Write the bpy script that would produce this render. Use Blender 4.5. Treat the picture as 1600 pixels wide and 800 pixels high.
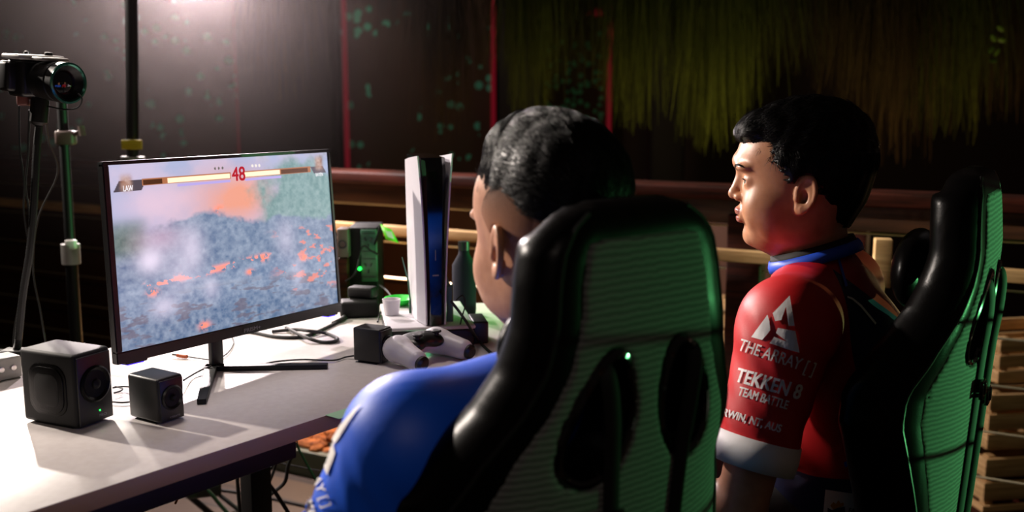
import bpy, bmesh, math, random
import numpy as np
from mathutils import Vector, Matrix
from mathutils.bvhtree import BVHTree

for o in list(bpy.data.objects):
    bpy.data.objects.remove(o)
SC = bpy.context.scene
COL = SC.collection
PI = math.pi
random.seed(5)
RNG = np.random.default_rng(5)

# ------------------------------------------------------------ camera, world, lights
F = 1556.0
CZ = 1.21
PITCH = math.atan(240 / F)
cam = bpy.data.cameras.new('camera')
cam.sensor_width = 36
cam.lens = 36 * F / 1600
cam.clip_start = .05
cam.dof.use_dof = True
cam.dof.focus_distance = 1.62
cam.dof.aperture_fstop = 3.4
camo = bpy.data.objects.new('camera', cam)
COL.objects.link(camo)
camo.location = (0, 0, CZ)
camo.rotation_euler = (PI / 2 - PITCH, 0, 0)
SC.camera = camo
SC.view_settings.view_transform = 'Standard'
SC.view_settings.look = 'None'
SC.view_settings.gamma = 1
SC.view_settings.use_curve_mapping = False
SC.view_settings.exposure = 0.12
SC.cycles.use_denoising = True
SC.cycles.max_bounces = 6
SC.cycles.volume_bounces = 0
SC.cycles.volume_step_rate = 4
SC.cycles.sample_clamp_indirect = 4
SC.cycles.blur_glossy = .5

def ray(x, y):
    u = (x - 800) / F
    v = (400 - y) / F
    return (u, math.cos(PITCH) + v * math.sin(PITCH), -math.sin(PITCH) + v * math.cos(PITCH))

def D(x, y, d):
    """the place seen at a point of the picture, d metres into the room"""
    r = ray(x, y)
    t = d / r[1]
    return Vector((r[0] * t, d, CZ + r[2] * t))

def Z(x, y, z):
    r = ray(x, y)
    t = (z - CZ) / r[2]
    return Vector((r[0] * t, r[1] * t, z))

w = bpy.data.worlds.new('night')
SC.world = w
w.use_nodes = True
w.node_tree.nodes['Background'].inputs[0].default_value = (.9, .62, .5, 1)
w.node_tree.nodes['Background'].inputs[1].default_value = .02

def lamp(name, kind, loc, target, energy, color, size=.1, spot=None, blend=.5):
    l = bpy.data.lights.new(name, kind)
    l.energy = energy
    l.color = color
    if kind == 'AREA':
        l.size = size
    else:
        l.shadow_soft_size = size
    if spot:
        l.spot_size = math.radians(spot)
        l.spot_blend = blend
    o = bpy.data.objects.new(name, l)
    COL.objects.link(o)
    o.location = loc
    o.rotation_euler = (Vector(target) - Vector(loc)).to_track_quat('-Z', 'Y').to_euler()
    return o

KEY = Vector((-2.5, 4.6, 2.75))
GLOW = D(300, -58, 3.5)
lamp('key_spot', 'SPOT', KEY, (-.1, 1.5, .9), 480, (1, .9, .8), .05, 50, .5)
lamp('side_spot', 'SPOT', (-3.1, 2.65, 2.4), (.35, 1.5, 1.0), 700, (1, .88, .78), .06, 44, .6)
lamp('glow_lamp', 'SPOT', GLOW, (0, .6, 1.05), 210, (1, .84, .86), .05, 165, .15)
lamp('desk_spot', 'SPOT', (-.75, 2.0, 2.9), (-.75, 1.85, 0), 125, (1, .86, .78), .3, 46, .8)
lamp('rail_spot', 'SPOT', (.2, 2.3, 2.9), (.25, 3.35, .75), 30, (1, .82, .62), .1, 76, .8)
lamp('green_screen_light', 'SPOT', (4.1, 1.50, .42), (.7, 2.15, .9), 470, (.2, 1, .32), .008, 43, 1.0)
lamp('room_fill', 'SPOT', (-.1, -.6, 2.0), (-.45, 1.2, .7), 17, (1, .84, .74), .3, 34, .8)
lamp('added_green_fill', 'SPOT', (.03, 2.2, .98), (-.32, 2.2, .74), 1.8, (.02, 1, .08), .02, 125, .4)  # added unseen lamp without a fixture, greens the desk back and tower
lamp('stall_lamp', 'POINT', (2.1, 4.0, .75), (0, 0, 0), 4.5, (1, .62, .3), .1)
lamp('garden_lamp', 'POINT', (-.70, 3.30, .42), (0, 0, 0), 5, (1, .5, .18), .06)
lamp('plant_uplight', 'SPOT', (1.0, 4.1, .72), (1.0, 5.3, 2.0), 11, (1, .75, .32), .2, 140, .8)
lamp('wall_light', 'SPOT', (-1.4, 5.6, 3.6), (-.6, 7.6, 1.6), 70, (1, .72, .6), .3, 120, .9)

# ------------------------------------------------------------ materials
MATS = {}
def srgb(h):
    c = [int(h[i:i + 2], 16) / 255 for i in (0, 2, 4)]
    return tuple(x / 12.92 if x <= .04045 else ((x + .055) / 1.055) ** 2.4 for x in c) + (1,)

def mat(name, col='808080', rough=.5, metal=0, spec=.5, emit=None, es=1, noise=None, bump=None, sss=0, coat=0, sheen=0):
    if name in MATS:
        return MATS[name]
    m = bpy.data.materials.new(name)
    m.use_nodes = True
    nt = m.node_tree
    b = nt.nodes['Principled BSDF']
    c = srgb(col) if isinstance(col, str) else tuple(col) + (1,)
    b.inputs['Base Color'].default_value = c
    b.inputs['Roughness'].default_value = rough
    b.inputs['Metallic'].default_value = metal
    b.inputs['Specular IOR Level'].default_value = spec
    b.inputs['Coat Weight'].default_value = coat
    b.inputs['Sheen Weight'].default_value = sheen
    if sss:
        b.inputs['Subsurface Weight'].default_value = sss
        b.inputs['Subsurface Radius'].default_value = (.6, .3, .2)
        b.inputs['Subsurface Scale'].default_value = .012
    if emit:
        b.inputs['Emission Color'].default_value = srgb(emit)
        b.inputs['Emission Strength'].default_value = es
    if noise or bump:
        tc = nt.nodes.new('ShaderNodeTexCoord')
    if noise:                       # (scale, second colour, stretch)
        mp = nt.nodes.new('ShaderNodeMapping')
        mp.inputs['Scale'].default_value = noise[2] if len(noise) > 2 else (1, 1, 1)
        n = nt.nodes.new('ShaderNodeTexNoise')
        n.inputs['Scale'].default_value = noise[0]
        n.inputs['Detail'].default_value = 5
        mx = nt.nodes.new('ShaderNodeMix')
        mx.data_type = 'RGBA'
        mx.inputs[6].default_value = c
        mx.inputs[7].default_value = srgb(noise[1])
        nt.links.new(tc.outputs['Object'], mp.inputs[0])
        nt.links.new(mp.outputs[0], n.inputs['Vector'])
        r = nt.nodes.new('ShaderNodeMapRange')
        r.inputs[1].default_value = .35
        r.inputs[2].default_value = .65
        nt.links.new(n.outputs[0], r.inputs[0])
        nt.links.new(r.outputs[0], mx.inputs[0])
        nt.links.new(mx.outputs[2], b.inputs['Base Color'])
    if bump:                        # (scale, strength, distance)
        n = nt.nodes.new('ShaderNodeTexNoise')
        n.inputs['Scale'].default_value = bump[0]
        n.inputs['Detail'].default_value = 4
        bp = nt.nodes.new('ShaderNodeBump')
        bp.inputs['Strength'].default_value = bump[1]
        bp.inputs['Distance'].default_value = bump[2] if len(bump) > 2 else .002
        nt.links.new(tc.outputs['Object'], n.inputs['Vector'])
        nt.links.new(n.outputs[0], bp.inputs['Height'])
        nt.links.new(bp.outputs[0], b.inputs['Normal'])
    MATS[name] = m
    return m

class NB:
    """short node builder on a material's own tree"""
    def __init__(s, m):
        s.m = m; s.nt = m.node_tree; s.b = s.nt.nodes['Principled BSDF']
        s.tc = s.nt.nodes.new('ShaderNodeTexCoord')
        s.sep = s.nt.nodes.new('ShaderNodeSeparateXYZ')
        s.nt.links.new(s.tc.outputs['Object'], s.sep.inputs[0])
    def n(s, t, **k):
        n = s.nt.nodes.new(t)
        for a, v in k.items():
            setattr(n, a, v)
        return n
    def put(s, inp, v):
        if hasattr(v, 'is_output') or isinstance(v, bpy.types.NodeSocket):
            s.nt.links.new(v, inp)
        else:
            inp.default_value = v
    def math(s, op, a, b=0.0, c=None):
        n = s.n('ShaderNodeMath', operation=op)
        s.put(n.inputs[0], a); s.put(n.inputs[1], b)
        if c is not None: s.put(n.inputs[2], c)
        return n.outputs[0]
    def mix(s, f, a, b):
        n = s.n('ShaderNodeMix', data_type='RGBA')
        s.put(n.inputs[0], f); s.put(n.inputs[6], a); s.put(n.inputs[7], b)
        return n.outputs[2]
    def dot(s, v, vec=None):
        n = s.n('ShaderNodeVectorMath', operation='DOT_PRODUCT')
        s.put(n.inputs[0], vec or s.tc.outputs['Object'])
        n.inputs[1].default_value = v
        return n.outputs['Value']
    def step(s, v, e, wdt=.002):
        n = s.n('ShaderNodeMapRange')
        s.put(n.inputs[0], v)
        n.inputs[1].default_value = e - wdt
        n.inputs[2].default_value = e + wdt
        return n.outputs[0]
    def noise(s, sc, det=3, vec=None):
        n = s.n('ShaderNodeTexNoise')
        n.inputs['Scale'].default_value = sc
        n.inputs['Detail'].default_value = det
        s.put(n.inputs['Vector'], vec or s.tc.outputs['Object'])
        return n.outputs[0]

mat('black_plastic', '0c0c0d', .38, bump=(900, .15, .0005))
mat('black_matte', '070707', .6, spec=.25, bump=(700, .2, .0005))
mat('black_gloss', '050507', .08, coat=.5)
mat('vinyl', '060505', .30, spec=.12, bump=(420, .25, .0006))
mat('black_metal', '0a0a0b', .5, spec=.3)
mat('white_plastic', 'bcb8bc', .4)
mat('white_satin', 'ccc8ce', .3, coat=.2)
mat('grey_plastic', '8f8c88', .5)
mat('chrome', 'b8b4b0', .2, metal=1)
mat('rubber', '070707', .7)
mat('skin', 'c48d6a', .42, sss=.08, noise=(38, 'b07858'), bump=(260, .12, .0008))
mat('lip', '9c5a50', .35, sss=.1)
mat('eye_white', 'cfc8c0', .12, coat=1)
mat('iris', '140a06', .08, coat=1)
mat('hair', '050404', .36, spec=.32, bump=(300, .4, .001))
mat('hair_fade', '2a1d17', .7, spec=.12, noise=(600, '5a3d2e'), bump=(700, .2, .0006))
mat('yellow_tape', 'c9b21a', .5)
mat('green_plastic', '12b52a', .4)
mat('pine', 'd8b47c', .6, noise=(9, 'b8925c', (1, 1, 12)))
mat('dark_wood', '4a2014', .6, spec=.15, noise=(7, '281209', (1, 1, 14)), bump=(60, .3, .001))
mat('brown_board', '5a3820', .55, noise=(6, '3b2412', (1, 1, 10)), bump=(40, .3, .002))
mat('steel_wire', 'cfc6a8', .4, metal=.8)
mat('dark_paint', '120d0c', .6)
mat('led_green', '103010', .4, emit='20ff50', es=4)
mat('led_icon', '103010', .4, emit='58ffa0', es=5)
mat('led_blue', '101030', .4, emit='3a28ff', es=3)
mat('led_red', '301010', .4, emit='ff2010', es=1.5)
mat('print_white', 'e6e2e0', .55)
mat('print_grey', '9a9a9c', .5)
mat('print_black', '0a0a0a', .5)

# ------------------------------------------------------------ object helpers
def tag(o, label=None, cat=None, group=None, kind=None):
    if label: o['label'] = label
    if cat: o['category'] = cat
    if group: o['group'] = group
    if kind: o['kind'] = kind
    return o

def thing(name, label, cat, loc=(0, 0, 0), rz=0, group=None):
    o = bpy.data.objects.new(name, None)
    o.empty_display_size = .05
    COL.objects.link(o)
    o.location = loc
    o.rotation_euler = (0, 0, rz)
    return tag(o, label, cat, group)

def link(name, me, m=None, parent=None, world=False):
    """world=True: the vertices are in room coordinates, the parent is an unrotated Empty"""
    if m is not None:
        for q in (m if isinstance(m, (list, tuple)) else [m]):
            me.materials.append(MATS[q] if isinstance(q, str) else q)
    o = bpy.data.objects.new(name, me)
    COL.objects.link(o)
    if parent is not None:
        o.parent = parent
        if world:
            p = parent; off = Vector((0, 0, 0))
            while p is not None:
                off += p.location; p = p.parent
            o.location = -off
    return o

def pymesh(name, vs, fs, smooth=False, mi=None):
    me = bpy.data.meshes.new(name)
    me.from_pydata([tuple(v) for v in vs], [], [tuple(f) for f in fs])
    me.update()
    if smooth:
        me.polygons.foreach_set('use_smooth', [True] * len(me.polygons))
    if mi is not None:
        me.polygons.foreach_set('material_index', mi)
    return me

class MB:
    """collects shapes into one bmesh"""
    def __init__(s):
        s.bm = bmesh.new()
    def box(s, c, size, bev=0, R=None, seg=3, mi=0):
        b = bmesh.new()
        bmesh.ops.create_cube(b, size=1)
        for v in b.verts:
            v.co = Vector((v.co.x * size[0], v.co.y * size[1], v.co.z * size[2]))
        if bev:
            bmesh.ops.bevel(b, geom=b.edges[:], offset=bev, segments=seg, profile=.5, affect='EDGES')
        M = Matrix.Translation(Vector(c)) @ (R.to_4x4() if R else Matrix())
        b.transform(M)
        return s._add(b, mi)
    def _add(s, b, mi=0, smooth=True):
        for f in b.faces:
            f.material_index = mi
            f.smooth = smooth
        me = bpy.data.meshes.new('t')
        b.to_mesh(me); b.free()
        s.bm.from_mesh(me)
        bpy.data.meshes.remove(me)
        return s
    def tube(s, pts, r, n=8, mi=0, cap=True, flat=1):
        pts = [Vector(p) for p in pts]
        k = len(pts)
        rr = r if isinstance(r, (list, tuple)) else [r] * k
        b = bmesh.new()
        rings = []
        pr = None
        for i, p in enumerate(pts):
            t = (pts[min(i + 1, k - 1)] - pts[max(i - 1, 0)])
            if t.length < 1e-9: t = Vector((0, 0, 1))
            t.normalize()
            if pr is None:
                pr = t.orthogonal().normalized()
            pr = (pr - t * pr.dot(t)).normalized()
            q = t.cross(pr)
            rings.append([b.verts.new(p + (pr * math.cos(a) + q * math.sin(a) * flat) * rr[i]) for a in [2 * PI * j / n for j in range(n)]])
        for i in range(k - 1):
            for j in range(n):
                b.faces.new((rings[i][j], rings[i][(j + 1) % n], rings[i + 1][(j + 1) % n], rings[i + 1][j]))
        if cap:
            b.faces.new(rings[0][::-1]); b.faces.new(rings[-1])
        return s._add(b, mi)
    def lathe(s, prof, c=(0, 0, 0), R=None, n=28, mi=0):
        b = bmesh.new()
        rings = []
        for r, z in prof:
            rings.append([b.verts.new((r * math.cos(2 * PI * j / n), r * math.sin(2 * PI * j / n), z)) for j in range(n)] if r > 1e-6 else [b.verts.new((0, 0, z))])
        for a, c2 in zip(rings, rings[1:]):
            for j in range(n):
                k = (j + 1) % n
                if len(a) == 1 and len(c2) == 1: continue
                if len(a) == 1: b.faces.new((a[0], c2[j], c2[k]))
                elif len(c2) == 1: b.faces.new((a[j], a[k], c2[0]))
                else: b.faces.new((a[j], a[k], c2[k], c2[j]))
        b.transform(Matrix.Translation(Vector(c)) @ (R.to_4x4() if R else Matrix()))
        bmesh.ops.recalc_face_normals(b, faces=b.faces[:])
        return s._add(b, mi)
    def prism(s, poly, z0, z1, M=None, bev=0, mi=0):
        b = bmesh.new()
        lo = [b.verts.new((x, y, z0)) for x, y in poly]
        hi = [b.verts.new((x, y, z1)) for x, y in poly]
        b.faces.new(lo[::-1]); b.faces.new(hi)
        n = len(poly)
        for i in range(n):
            b.faces.new((lo[i], lo[(i + 1) % n], hi[(i + 1) % n], hi[i]))
        bmesh.ops.recalc_face_normals(b, faces=b.faces[:])
        if bev:
            bmesh.ops.bevel(b, geom=b.edges[:], offset=bev, segments=2, profile=.5, affect='EDGES')
        if M: b.transform(M)
        return s._add(b, mi)
    def quad(s, a, b_, c, d, mi=0):
        b = bmesh.new()
        b.faces.new([b.verts.new(q) for q in (a, b_, c, d)])
        return s._add(b, mi)
    def build(s, name, m=None, parent=None, world=False, auto=35):
        me = bpy.data.meshes.new(name)
        s.bm.to_mesh(me); s.bm.free()
        try:
            me.set_sharp_from_angle(angle=math.radians(auto))
        except Exception:
            pass
        return link(name, me, m, parent, world)

def spline(pts, n=8):
    """Catmull-Rom through the points"""
    pts = [Vector(p) for p in pts]
    out = []
    for i in range(len(pts) - 1):
        p0 = pts[max(i - 1, 0)]; p1 = pts[i]; p2 = pts[i + 1]; p3 = pts[min(i + 2, len(pts) - 1)]
        for j in range(n):
            t = j / n
            out.append(.5 * ((2 * p1) + (p2 - p0) * t + (2 * p0 - 5 * p1 + 4 * p2 - p3) * t * t + (3 * p1 - p0 - 3 * p2 + p3) * t ** 3))
    out.append(pts[-1])
    return out

def basis(x, y, z):
    return Matrix((x, y, z)).transposed()

def rz(a):
    return Matrix.Rotation(a, 3, 'Z')

def text_mesh(body, size=1, bold=0, sub=0, spacing=1.0):
    """letters as a flat mesh in xy, first baseline at the origin"""
    cu = bpy.data.curves.new('txt', 'FONT')
    cu.body = body
    cu.size = size
    cu.offset = 0
    cu.space_character = spacing
    o = bpy.data.objects.new('txt', cu)
    COL.objects.link(o)
    bpy.context.view_layer.update()
    me = bpy.data.meshes.new_from_object(o.evaluated_get(bpy.context.evaluated_depsgraph_get()))
    bpy.data.objects.remove(o)
    b = bmesh.new()
    b.from_mesh(me)
    bpy.data.meshes.remove(me)
    if sub:
        bmesh.ops.triangulate(b, faces=b.faces[:])
        for _ in range(sub):
            es = [e for e in b.edges if e.calc_length() > size * .12]
            if not es: break
            bmesh.ops.subdivide_edges(b, edges=es, cuts=1)
            bmesh.ops.triangulate(b, faces=[f for f in b.faces if len(f.verts) > 3])
    vs = np.array([v.co[:] for v in b.verts])
    fs = [[v.index for v in f.verts] for f in b.faces]
    b.free()
    if bold:                        # heavier strokes: the same letters shifted a little each way
        n = len(vs); V, Fc = [], []
        for i, (dx, dy) in enumerate(((1, .6), (-1, .6), (1, -.6), (-1, -.6))):
            V.append(vs + np.array((dx * bold, dy * bold, i * .00001))); Fc += [[j + n * i for j in f] for f in fs]
        vs = np.concatenate(V); fs = Fc
    return vs, fs

def text_on(name, body, O, R, U, m, parent, size=1, fit=None, bold=0, lift=.0006, world=True, center=False):
    """flat writing on a flat face: O lower left corner, R and U unit directions, fit = width"""
    vs, fs = text_mesh(body, 1, bold)
    w_ = vs[:, 0].max() - vs[:, 0].min()
    h_ = max(vs[:, 1].max() - min(vs[:, 1].min(), 0), 1e-6)
    sx = (fit / w_) if fit else size
    vs = vs.copy(); vs[:, 0] -= vs[:, 0].min()
    R = Vector(R).normalized(); U = Vector(U).normalized(); N = R.cross(U)
    O = Vector(O)
    if center: O = O - R * (w_ * sx / 2)
    sy = size if fit is None else (size if size != 1 else sx)
    pts = [O + R * (x * sx) + U * (y * sy) + N * lift for x, y, _ in vs]
    return link(name, pymesh(name, pts, fs), m, parent, world)

def project_print(name, vs, fs, O, R, U, bvh, m, parent, lift=.0022, N=None):
    """lays a flat print (x along R, y along U) on a curved garment"""
    O = Vector(O); R = Vector(R); U = Vector(U)
    N = N or R.cross(U).normalized()
    out = []; ok = []
    for v in vs:
        p = O + R * v[0] + U * v[1]
        h = bvh.ray_cast(p + N * .3, -N, .8)
        if h[0] is None:
            out.append(p); ok.append(False)
        else:
            n = h[1] if h[1].dot(N) > 0 else -h[1]
            out.append(h[0] + n * lift); ok.append(n.dot(N) > .05)
    fs = [f for f in fs if all(ok[i] for i in f)]
    used = sorted({i for f in fs for i in f})
    mp = {a: b for b, a in enumerate(used)}
    return link(name, pymesh(name, [out[i] for i in used], [[mp[i] for i in f] for f in fs], False), m, parent, True)

# ------------------------------------------------------------ distance-field modelling
class Field:
    def __init__(s, lo, hi, h):
        s.lo = np.array(lo, float); s.h = h
        n = np.ceil((np.array(hi) - s.lo) / h).astype(int) + 1
        ax = [(s.lo[i] + np.arange(n[i]) * h).astype(np.float32) for i in range(3)]
        s.X, s.Y, s.Z = np.meshgrid(*ax, indexing='ij')
        s.f = np.full(s.X.shape, 9.0, np.float32)
    def frame(s, o, R):
        """coordinates in a turned frame: rows of R are its axes"""
        dx, dy, dz = s.X - o[0], s.Y - o[1], s.Z - o[2]
        return [R[i][0] * dx + R[i][1] * dy + R[i][2] * dz for i in range(3)]
    def ell(s, c, r, R=None):
        x, y, z = s.frame(c, R) if R is not None else (s.X - c[0], s.Y - c[1], s.Z - c[2])
        k0 = np.sqrt((x / r[0]) ** 2 + (y / r[1]) ** 2 + (z / r[2]) ** 2) + 1e-9
        k1 = np.sqrt((x / r[0] ** 2) ** 2 + (y / r[1] ** 2) ** 2 + (z / r[2] ** 2) ** 2) + 1e-9
        return k0 * (k0 - 1) / k1
    def cap(s, a, b, ra, rb=None, flat=None):
        rb = ra if rb is None else rb
        a = np.array(a, float); b = np.array(b, float); d = b - a
        px, py, pz = s.X - a[0], s.Y - a[1], s.Z - a[2]
        t = np.clip((px * d[0] + py * d[1] + pz * d[2]) / (d @ d), 0, 1)
        return np.sqrt((px - t * d[0]) ** 2 + (py - t * d[1]) ** 2 + (pz - t * d[2]) ** 2) - (ra + (rb - ra) * t)
    def add(s, d, k=.01):
        s.f = smin(s.f, d, k); return s
    def cut(s, d, k=.005):
        s.f = -smin(-s.f, d, k); return s
    def mesh(s, name, smooth=True):
        return surface_nets(s.f, s.lo, s.h, name)

def smin(a, b, k):
    h = np.clip(.5 + .5 * (b - a) / k, 0, 1)
    return (b + (a - b) * h - k * h * (1 - h)).astype(np.float32)

def surface_nets(f, lo, h, name):
    ins = f < 0
    nx, ny, nz = f.shape
    acc = np.zeros((nx - 1, ny - 1, nz - 1, 3), np.float32)
    cnt = np.zeros((nx - 1, ny - 1, nz - 1), np.int16)
    def sl(o):
        return tuple(slice(o[i], f.shape[i] - 1 + o[i]) for i in range(3))
    cor = [(i, j, k) for i in (0, 1) for j in (0, 1) for k in (0, 1)]
    for a in cor:
        for ax in range(3):
            if a[ax]: continue
            b = list(a); b[ax] = 1
            fa, fb = f[sl(a)], f[sl(b)]
            m = ins[sl(a)] != ins[sl(b)]
            t = np.where(m, fa / np.where(m, fa - fb, 1), 0)
            for q in range(3):
                acc[..., q] += np.where(m, (t if q == ax else a[q]), 0)
            cnt += m
    act = cnt > 0
    idx = -np.ones(cnt.shape, np.int64)
    idx[act] = np.arange(act.sum())
    base = np.argwhere(act)
    V = (base + acc[act] / cnt[act][:, None]) * h + lo
    faces = []
    for ax in range(3):
        u, v = (ax + 1) % 3, (ax + 2) % 3
        a = [slice(None)] * 3; b = [slice(None)] * 3
        a[ax] = slice(0, -1); b[ax] = slice(1, None)
        ch = ins[tuple(a)] != ins[tuple(b)]
        P = np.argwhere(ch)
        P = P[(P[:, u] > 0) & (P[:, v] > 0) & (P[:, u] < f.shape[u] - 1) & (P[:, v] < f.shape[v] - 1)]
        s0 = ins[tuple(a)][tuple(P.T)]
        def at(du, dv):
            Q = P.copy(); Q[:, u] -= du; Q[:, v] -= dv
            return idx[tuple(Q.T)]
        q = np.stack([at(1, 1), at(0, 1), at(0, 0), at(1, 0)], 1)
        q[~s0] = q[~s0][:, ::-1]
        faces.append(q)
    Fq = np.concatenate(faces)
    Fq = Fq[(Fq >= 0).all(1)]
    me = bpy.data.meshes.new(name)
    me.vertices.add(len(V)); me.vertices.foreach_set('co', V.astype(np.float32).ravel())
    me.loops.add(len(Fq) * 4); me.loops.foreach_set('vertex_index', Fq.astype(np.int32).ravel())
    me.polygons.add(len(Fq))
    me.polygons.foreach_set('loop_start', np.arange(len(Fq), dtype=np.int32) * 4)
    me.polygons.foreach_set('use_smooth', [True] * len(Fq))
    me.update(calc_edges=True); me.validate()
    return me

def join_meshes(name, mes):
    b = bmesh.new()
    for m in mes:
        b.from_mesh(m)
    me = bpy.data.meshes.new(name)
    b.to_mesh(me); b.free()
    return me

def bvh_of(me):
    return BVHTree.FromPolygons([v.co.copy() for v in me.vertices], [tuple(p.vertices) for p in me.polygons])
# ------------------------------------------------------------ the setting
mat('kerb_paint', '5d665a', .5)
RO = Vector((-.46, 3.45, 0)); RD = Vector((.881, -.473, 0)).normalized(); RN = Vector((.473, .881, 0)).normalized()
CORNER = RO + RD * 2.62
LEFT_END = RO - RD * 3.4
yawR = math.atan2(RD.y, RD.x)

def planks_mat(name, c1, c2, wdt, axis, rough=.6):
    m = mat(name, c1, rough)
    k = NB(m)
    v = k.dot(axis)
    u = k.math('DIVIDE', v, wdt)
    fr = k.math('FRACT', u)
    gap = k.math('LESS_THAN', fr, .05)
    idn = k.n('ShaderNodeTexWhiteNoise', noise_dimensions='1D')
    k.put(idn.inputs['W'], k.math('FLOOR', u))
    c = k.mix(k.math('MULTIPLY', idn.outputs[0], .8), srgb(c1), srgb(c2))
    n = k.noise(14)
    c = k.mix(k.math('MULTIPLY', n, .5), c, srgb(c2))
    c = k.mix(gap, c, (.004, .003, .002, 1))
    k.put(k.b.inputs['Base Color'], c)
    return m

planks_mat('deck_planks', '4a3822', '33251a', .14, tuple(RN))
b = MB()
b.prism([(-6, -3), (CORNER.x + .15, -3), (CORNER.x + .15, CORNER.y + .0), (CORNER.x + .02, CORNER.y + .08), tuple((LEFT_END + RN * .08).xy), (-6, 5.6)], -.12, 0)
tag(b.build('floor', 'deck_planks'), kind='structure')
mat('earth', '4c3a26', .95, noise=(3, '2f2416'), bump=(20, .6, .02))
b = MB(); b.box((0, 6, -.62), (16, 12, .2))
tag(b.build('ground', 'earth'), kind='structure')

mat('back_wall_paint', '2e2014', .85, noise=(2.2, '2a1e14'))
b = MB(); b.box((-.5, 7.9, 1.6), (13, .12, 4.6))
tag(b.build('wall_back', 'back_wall_paint'), kind='structure')
b = MB(); b.box((-7, 4.4, 1.6), (.12, 7.2, 4.6))
tag(b.build('wall_left', 'back_wall_paint'), kind='structure')

def wallx(px, d=7.6):
    return (px - 800) / F * d * 1.012

# painted panels with red light strips
def speckle(name, base, sc, dens):
    m = mat(name, base, .8)
    k = NB(m)
    v = k.n('ShaderNodeTexVoronoi')
    v.inputs['Scale'].default_value = sc
    v.inputs['Randomness'].default_value = .9
    k.put(v.inputs['Vector'], k.tc.outputs['Object'])
    s = k.n('ShaderNodeSeparateColor'); k.put(s.inputs[0], v.outputs['Color'])
    spot = k.math('MULTIPLY', k.math('GREATER_THAN', s.outputs[0], dens), k.math('LESS_THAN', v.outputs['Distance'], .42))
    patch = k.math('GREATER_THAN', k.noise(1.8, 2), .47)
    spot = k.math('MULTIPLY', spot, patch)
    c = k.mix(k.noise(3), srgb(base), srgb('4a2c1c'))
    c = k.mix(spot, c, srgb('55c0a2'))
    k.put(k.b.inputs['Base Color'], c)
    return m
speckle('mural_paint', '3a3320', 13, .55)
speckle('mural_paint_dense', '33301e', 20, .42)
mat('red_strip', '401010', .5, emit='c01834', es=.16)
def panel(name, label, x0, x1, z0, z1, m, strips, top=None):
    t = thing(name, label, 'panel', (wallx((x0 + x1) / 2), 7.78, z0), group='speckled panels on the far wall')
    b = MB(); xa, xb = wallx(x0), wallx(x1)
    b.box(((xa + xb) / 2, 7.80, (z0 + z1) / 2), (xb - xa, .06, z1 - z0), .01)
    b.build('board', m, t, True)
    for s in strips:
        b = MB(); b.box((wallx(s), 7.74, (z0 + z1) / 2), (.035, .03, z1 - z0), .008)
        b.build('red_light_strip', 'red_strip', t, True)
    if top:
        b = MB(); b.box((wallx((top[0] + top[1]) / 2), 7.74, D(0, top[2], 7.74).z), (wallx(top[1]) - wallx(top[0]), .03, .05), .008)
        b.build('red_light_strip', 'red_strip', t, True)
    return t
panel('mural_panel', 'large faintly speckled panel with one red edge strip, behind the monitor and the camera', -40, 380, .3, 3.2, 'mural_paint', [376])
panel('mural_panel', 'teal speckled panel between two red light strips, behind the upright console', 536, 776, .3, 3.2, 'mural_paint', [542, 771])
panel('mural_panel', 'narrow densely teal speckled panel with a short red bar at its top', 850, 956, .3, 1.98, 'mural_paint_dense', [951], (915, 957, 20))
for i, (a, c, lab) in enumerate([(386, 530, 'wide dark pillar between the first two speckled panels'), (779, 846, 'dark pillar behind the quiff of the player in blue'), (1010, 1062, 'dark pillar among the hanging plants right of the narrow speckled panel')]):
    b = MB(); xa, xb = wallx(a, 7.3), wallx(c, 7.3)
    b.box(((xa + xb) / 2, 7.35, 1.6), (xb - xa, .3, 4.4), .02)
    tag(b.build('pillar', 'dark_paint'), lab, 'pillar', 'dark pillars before the far wall', 'structure')

# boarded screen and crates past the railing
planks_mat('screen_boards', '6e4526', '4a2c18', .19, (0, 0, 1))
t = thing('timber_screen', 'low brown boarded timber screen beyond the wire railing', 'screen', tuple(RO + RN * .95 + Vector((0, 0, -.5))))
for (a, c) in ((-3.6, -1.25), (-1.2, .25), (.3, 1.42)):
    p = RO + RN * .95 + RD * ((a + c) / 2)
    b = MB(); b.box((p.x, p.y, .2), (c - a, .03, 1.36), .004, rz(yawR))
    b.build('board_panel', 'screen_boards', t, True)
for a in (-3.6, -1.22, .27, 1.44):
    p = RO + RN * .93 + RD * a
    b = MB(); b.box((p.x, p.y, .2), (.09, .09, 1.4), .006, rz(yawR))
    b.build('post', 'dark_wood', t, True)

def crate(label, c, size, yaw=0, slats=3):
    t = thing('wooden_crate', label, 'crate', (c[0], c[1], c[2] - size[2] / 2), yaw, 'crates past the railing')
    b = MB(); h = size[2] / slats
    for i in range(slats):
        z = (i + .5) * h
        for s in (-1, 1):
            b.box((0, s * (size[1] / 2 - .008), z), (size[0], .014, h * .8), .003)
            b.box((s * (size[0] / 2 - .008), 0, z), (.014, size[1] - .03, h * .8), .003)
    b.build('slats', 'pine', t)
    b = MB(); b.box((0, 0, .008), (size[0] - .03, size[1] - .03, .014))
    b.build('base', 'pine', t)
    for sx in (-1, 1):
        for sy in (-1, 1):
            b = MB(); b.box((sx * (size[0] / 2 - .03), sy * (size[1] / 2 - .03), size[2] / 2), (.03, .03, size[2] * .98), .003)
            b.build('corner_post', 'pine', t)
    return t
c0 = D(1588, 545, 3.35); crate('pale wooden crate, topmost of the warm lit stack at the right edge', c0, (.36, .3, .16), .2)
c1 = D(1585, 640, 3.3); crate('wooden crate in the middle of the warm lit stack at the right edge', (c1.x, c1.y, c0.z - .19), (.38, .32, .2), .1)
crate('wooden crate at the bottom of the warm lit stack at the right edge', (c1.x, c1.y, c0.z - .42), (.42, .34, .24), .15)
p = RO + RN * .72 + RD * 1.12
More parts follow.
